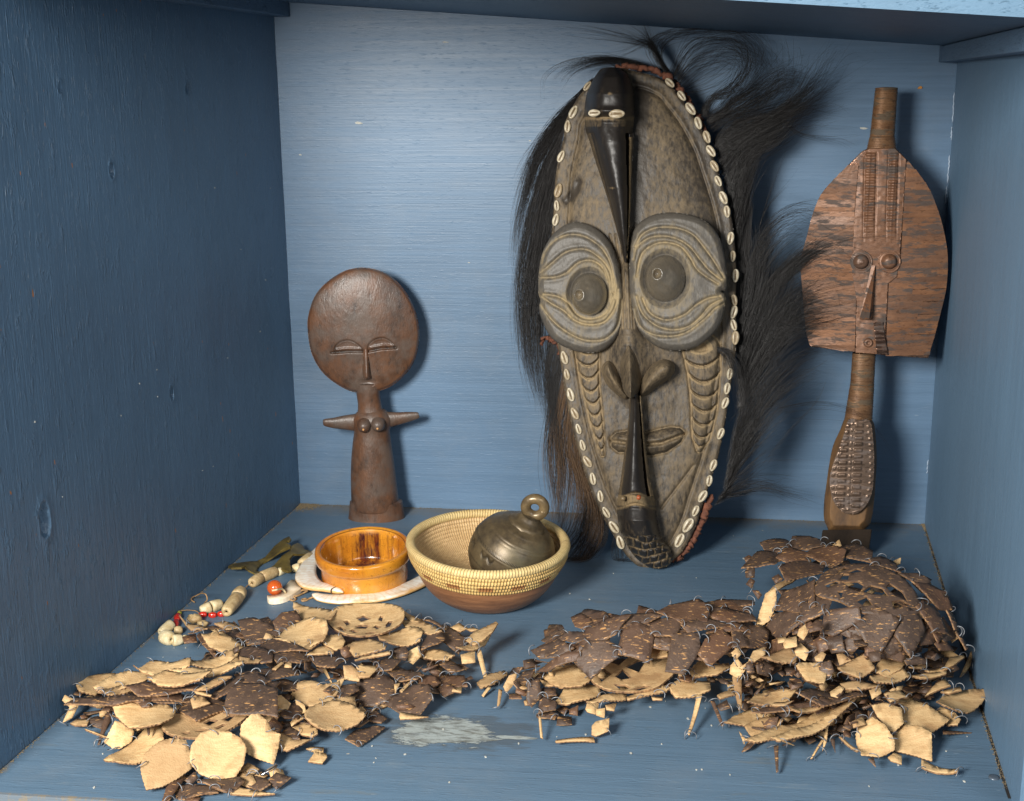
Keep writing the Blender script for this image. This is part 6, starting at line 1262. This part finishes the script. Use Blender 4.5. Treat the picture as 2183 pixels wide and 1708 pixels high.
build(RP, HR, cD, '''d 650,690 700,640 740,640 740,700 660,720; d 400,780 490,750 500,820 400,860; t 270,900 300,840 370,820 375,860 310,905; t 360,880 420,850 520,830 580,860 560,900 440,915; d 1270,900 1340,870 1420,900 1400,925 1290,930; d 1395,850 1430,830 1465,850 1450,890 1400,885; d 1030,850 1110,830 1115,900 1050,910; d 940,770 1020,760 1030,800 950,810; d 760,770 860,740 880,840 800,850; t 1520,950 1560,880 1640,865 1650,880 1580,930; t 1400,970 1520,940 1540,955 1450,985; t 1290,940 1400,925 1420,935 1380,950 1300,950; t 1300,1010 1420,975 1530,970 1530,990 1400,1015;
t 580,940 600,920 720,920 760,980 740,1040 640,1020; t 830,860 870,850 930,900 850,930; t 850,950 930,900 1010,885 1060,950 980,1000 880,985; t 1070,950 1130,900 1270,850 1290,880 1240,960 1150,990; t 1055,990 1150,980 1240,960 1290,995 1190,1040 1080,1055; tf 860,1050 960,1030 1110,1050 1100,1070 980,1085 880,1075; d 320,930 370,900 425,940 400,1000 330,980; d 250,920 290,900 310,980 260,990; d 530,1010 600,1020 620,1060 540,1090; d 720,930 790,900 815,970 770,1020 730,1000''')
build(RP, HR, cD, '''d 450,570 510,460 590,400 680,390 710,460 680,540 600,575 500,580; d 1360,560 1390,530 1480,570 1530,640 1540,720 1460,700 1400,640; d 580,600 620,540 720,480 790,510 770,590 680,640 600,650; d 360,690 420,620 540,580 600,640 560,700 480,760 400,760''')
pierced(RP, HR, cD, [(700, 380), (760, 300), (860, 270), (1000, 260), (1130, 285), (1250, 340), (1340, 430), (1380, 510), (1350, 560), (1200, 600), (1000, 590), (860, 520), (760, 480), (700, 440)],
        [[(765, 398), (820, 388), (845, 400), (785, 415)], [(845, 312), (880, 293), (902, 302), (855, 322)], [(905, 330), (960, 312), (1000, 325), (940, 336)], [(862, 375), (880, 345), (905, 352), (900, 382)], [(890, 410), (960, 412), (988, 430), (970, 462), (920, 440)], [(1015, 470), (1060, 440), (1110, 450), (1140, 485), (1080, 480)], [(1165, 442), (1185, 420), (1240, 450), (1270, 492), (1205, 470)], [(970, 527), (1020, 510), (1050, 545), (1010, 548)], [(1200, 522), (1240, 510), (1290, 522), (1210, 552)], [(842, 460), (870, 465), (860, 492)]], DM, 9., tau=.12, dome=0)
build(RP, HR, cD, '''d 735,650 760,580 850,545 960,570 975,640 920,690 820,730 750,720; d 960,680 1000,600 1080,565 1170,590 1220,650 1215,730 1120,830 1040,800 980,730; d 1220,730 1230,640 1290,570 1360,610 1400,700 1380,770 1310,860 1250,800; t 500,760 575,745 580,810 500,825 490,800; t 590,700 630,670 650,720 620,770 580,740; t 565,840 600,790 655,840 630,900 575,870; t 690,880 740,840 765,860 740,910 700,905; t 150,960 190,900 240,960 215,1015 165,990; t 160,870 190,820 220,860 190,895; ts 165,1010 220,1010 225,1200 205,1210;
ds 1540,570 1560,570 1620,700 1590,700; ds 1600,720 1620,720 1680,820 1665,830; ts 1620,1010 1690,850 1705,860 1690,930 1640,1000; t 1560,740 1600,710 1610,760 1570,790; d 1500,750 1540,740 1540,800 1500,810''')
build(RP, HR, cD, '''t 1140,1110 1240,1090 1290,1130 1180,1160; t 1400,1120 1460,1060 1520,1015 1560,1060 1480,1090; t 1500,1100 1620,1065 1630,1090 1550,1110; t 1480,1180 1530,1110 1640,1110 1780,1125 1770,1160 1680,1220 1600,1235 1520,1210; t 1470,1230 1500,1200 1580,1230 1620,1270 1600,1310 1540,1310 1490,1260; t 1040,1090 1110,1070 1120,1110 1060,1150; t 930,1290 1000,1260 1020,1310 940,1330;
t 270,1190 320,1110 480,1095 560,1110 500,1160 380,1190; tf 365,1190 450,1165 560,1160 500,1190; df 310,1220 400,1190 560,1180 660,1160 700,1130 780,1140 700,1190 500,1220 400,1230; df 590,1110 700,1090 880,1110 1000,1110 1005,1130 880,1150 760,1180 680,1160; t 120,1310 180,1250 250,1225 370,1220 370,1260 240,1320; t 250,1330 330,1270 400,1260 480,1300 400,1370 300,1400; tf 270,1430 430,1340 600,1280 760,1210 930,1150 930,1170 800,1260 640,1340 480,1400 330,1445; tf 510,1220 620,1200 720,1180 790,1160 720,1210 600,1235; tf 430,1410 640,1310 740,1270 930,1160 940,1180 800,1290 640,1380 480,1430;
d 360,1310 400,1270 460,1260 440,1340 380,1360; t 1160,1520 1200,1490 1250,1510 1250,1565 1180,1545; t 1070,1200 1150,1175 1240,1210 1250,1300 1190,1350 1100,1260; t 1260,1290 1260,1210 1310,1165 1400,1190 1540,1280 1410,1370 1280,1320; t 960,1370 980,1320 1060,1280 1140,1330 1190,1400 1190,1460 1100,1510 1000,1510 970,1440; t 1195,1380 1260,1320 1360,1340 1430,1380 1430,1525 1320,1500 1220,1490 1195,1430;
ts 740,1480 765,1290 780,1300 770,1420; ts 665,1525 740,1400 750,1410 680,1520; ds 430,1450 460,1430 460,1610 445,1615; ds 790,1400 820,1400 825,1490; ds 225,1470 260,1430 380,1340 390,1350 280,1450; ts 205,1350 250,1400 240,1440; ds 25,1160 50,1160 110,1310 90,1310; d 60,1190 130,1150 150,1200 90,1220; t 70,1120 170,1080 180,1120 90,1140; t 790,1100 850,1060 880,1080 840,1140 795,1130; d 695,1170 740,1125 795,1160 750,1200; ds 1035,1530 1070,1520 1085,1580; ts 1380,1600 1380,1550 1610,1610 1600,1630; ds 1515,1370 1515,1345 1700,1360; ts 850,1400 870,1395 975,1480 960,1485; ds 1060,1240 1080,1260 1190,1380 1170,1370''', .7)
fill(RP, HR, [(1120, 1450), (1180, 1420), (1300, 1360), (1500, 1340), (1600, 1360), (1560, 1440), (1500, 1460), (1300, 1470), (1150, 1490)], 45, (.1, .5), .6)
fill(RP, HR, [(1560, 1500), (1620, 1400), (1700, 1340), (1860, 1370), (2000, 1380), (2040, 1400), (1990, 1500), (1900, 1520), (1840, 1560), (1740, 1580), (1620, 1570)], 170, (.15, .7), .85)
fill(RP, HR, [(1650, 1330), (1720, 1340), (1800, 1370), (1900, 1390), (2020, 1370), (2030, 1420), (1900, 1430), (1780, 1440), (1640, 1440)], 70, (.5, .88), .85)
fill(RP, HR, [(1640, 1230), (1700, 1180), (1900, 1200), (2000, 1260), (1990, 1330), (1850, 1360), (1680, 1330)], 60, (.3, .7), .9)
fill(RP, HR, [(1590, 1500), (1620, 1380), (1700, 1340), (1860, 1370), (2020, 1370), (2040, 1400), (1990, 1480), (1900, 1510), (1840, 1540), (1740, 1570), (1620, 1550)], 70, (.2, .62), .9, 1.55)
slivers(RP, HR, [(1560, 1420), (1650, 1370), (1800, 1390), (1900, 1400), (2040, 1380), (2050, 1430), (1960, 1480), (1860, 1500), (1740, 1480), (1600, 1490)], 50, (.5, .95))
slivers(RP, HR, [(1600, 1500), (1740, 1490), (1860, 1500), (1980, 1490), (1900, 1540), (1820, 1570), (1700, 1590), (1600, 1580)], 34, (.3, .9))
slivers(RP, HR, [(1060, 1440), (1150, 1400), (1180, 1440), (1180, 1500), (1120, 1500)], 22, (.6, 1.1))
slivers(RP, HR, [(1520, 1450), (1600, 1400), (1650, 1480), (1580, 1500)], 16, (.6, 1.))
slivers(LP, HL, [(860, 1420), (920, 1370), (1000, 1400), (1000, 1450), (900, 1500), (780, 1550), (740, 1530)], 30, (.5, 1.1))
slivers(LP, HL, [(560, 1440), (700, 1380), (860, 1390), (840, 1440), (680, 1480), (640, 1560), (580, 1540)], 34, (.4, 1.))
slivers(LP, HL, [(160, 1510), (240, 1480), (300, 1560), (240, 1590)], 14, (.4, 1.)); slivers(LP, HL, [(420, 1350), (520, 1330), (600, 1370), (520, 1400)], 16, (.5, 1.1))
def domefill(k, n, reg, sc_=.955):
    C, A_ = DOMES[k]; i = 0
    while i < n:
        x, y = random.uniform(*reg[:2]), random.uniform(*reg[2:]); sp = on_ell((x, y), C, A_*sc_)
        i += 1
        if sp is None or (k == 0 and 1725 < x < 1960 and 1190 < y < 1305): continue
        s = random.uniform(1.0, 1.5); a = random.uniform(0, 6.28); ca, sa = math.cos(a), math.sin(a); sh = random.choice([[(-26, -2), (-6, -18), (24, -8), (18, 14), (-12, 14)], [(-20, -12), (16, -15), (30, 4), (-4, 18), (-24, 8)], [(-28, 0), (0, -15), (27, 1), (2, 16)]])
        P_ = [(x+s*(u*ca-v*sa), y+s*.75*(u*sa+v*ca)) for u, v in sh]
        plate('shell_leaf', P_, DM, RP, P=sp[0], N=sp[1], curve=3., thick=.0010, ser=.3, grid=16.)
domefill(0, 62, (1650, 2030, 1215, 1400)); domefill(1, 46, (1170, 1640, 1310, 1392), .94)
# small metal clip at the front left
MCL = NT('steel clip').done(srgb(190, 192, 196), .2, metal=1.)
plate('clip', [cA(*q) for q in ((1750, 1490), (1880, 1410), (1892, 1422), (1766, 1502))], (MCL,)*3, LP, z=.008, tau=.3, thick=.0012)
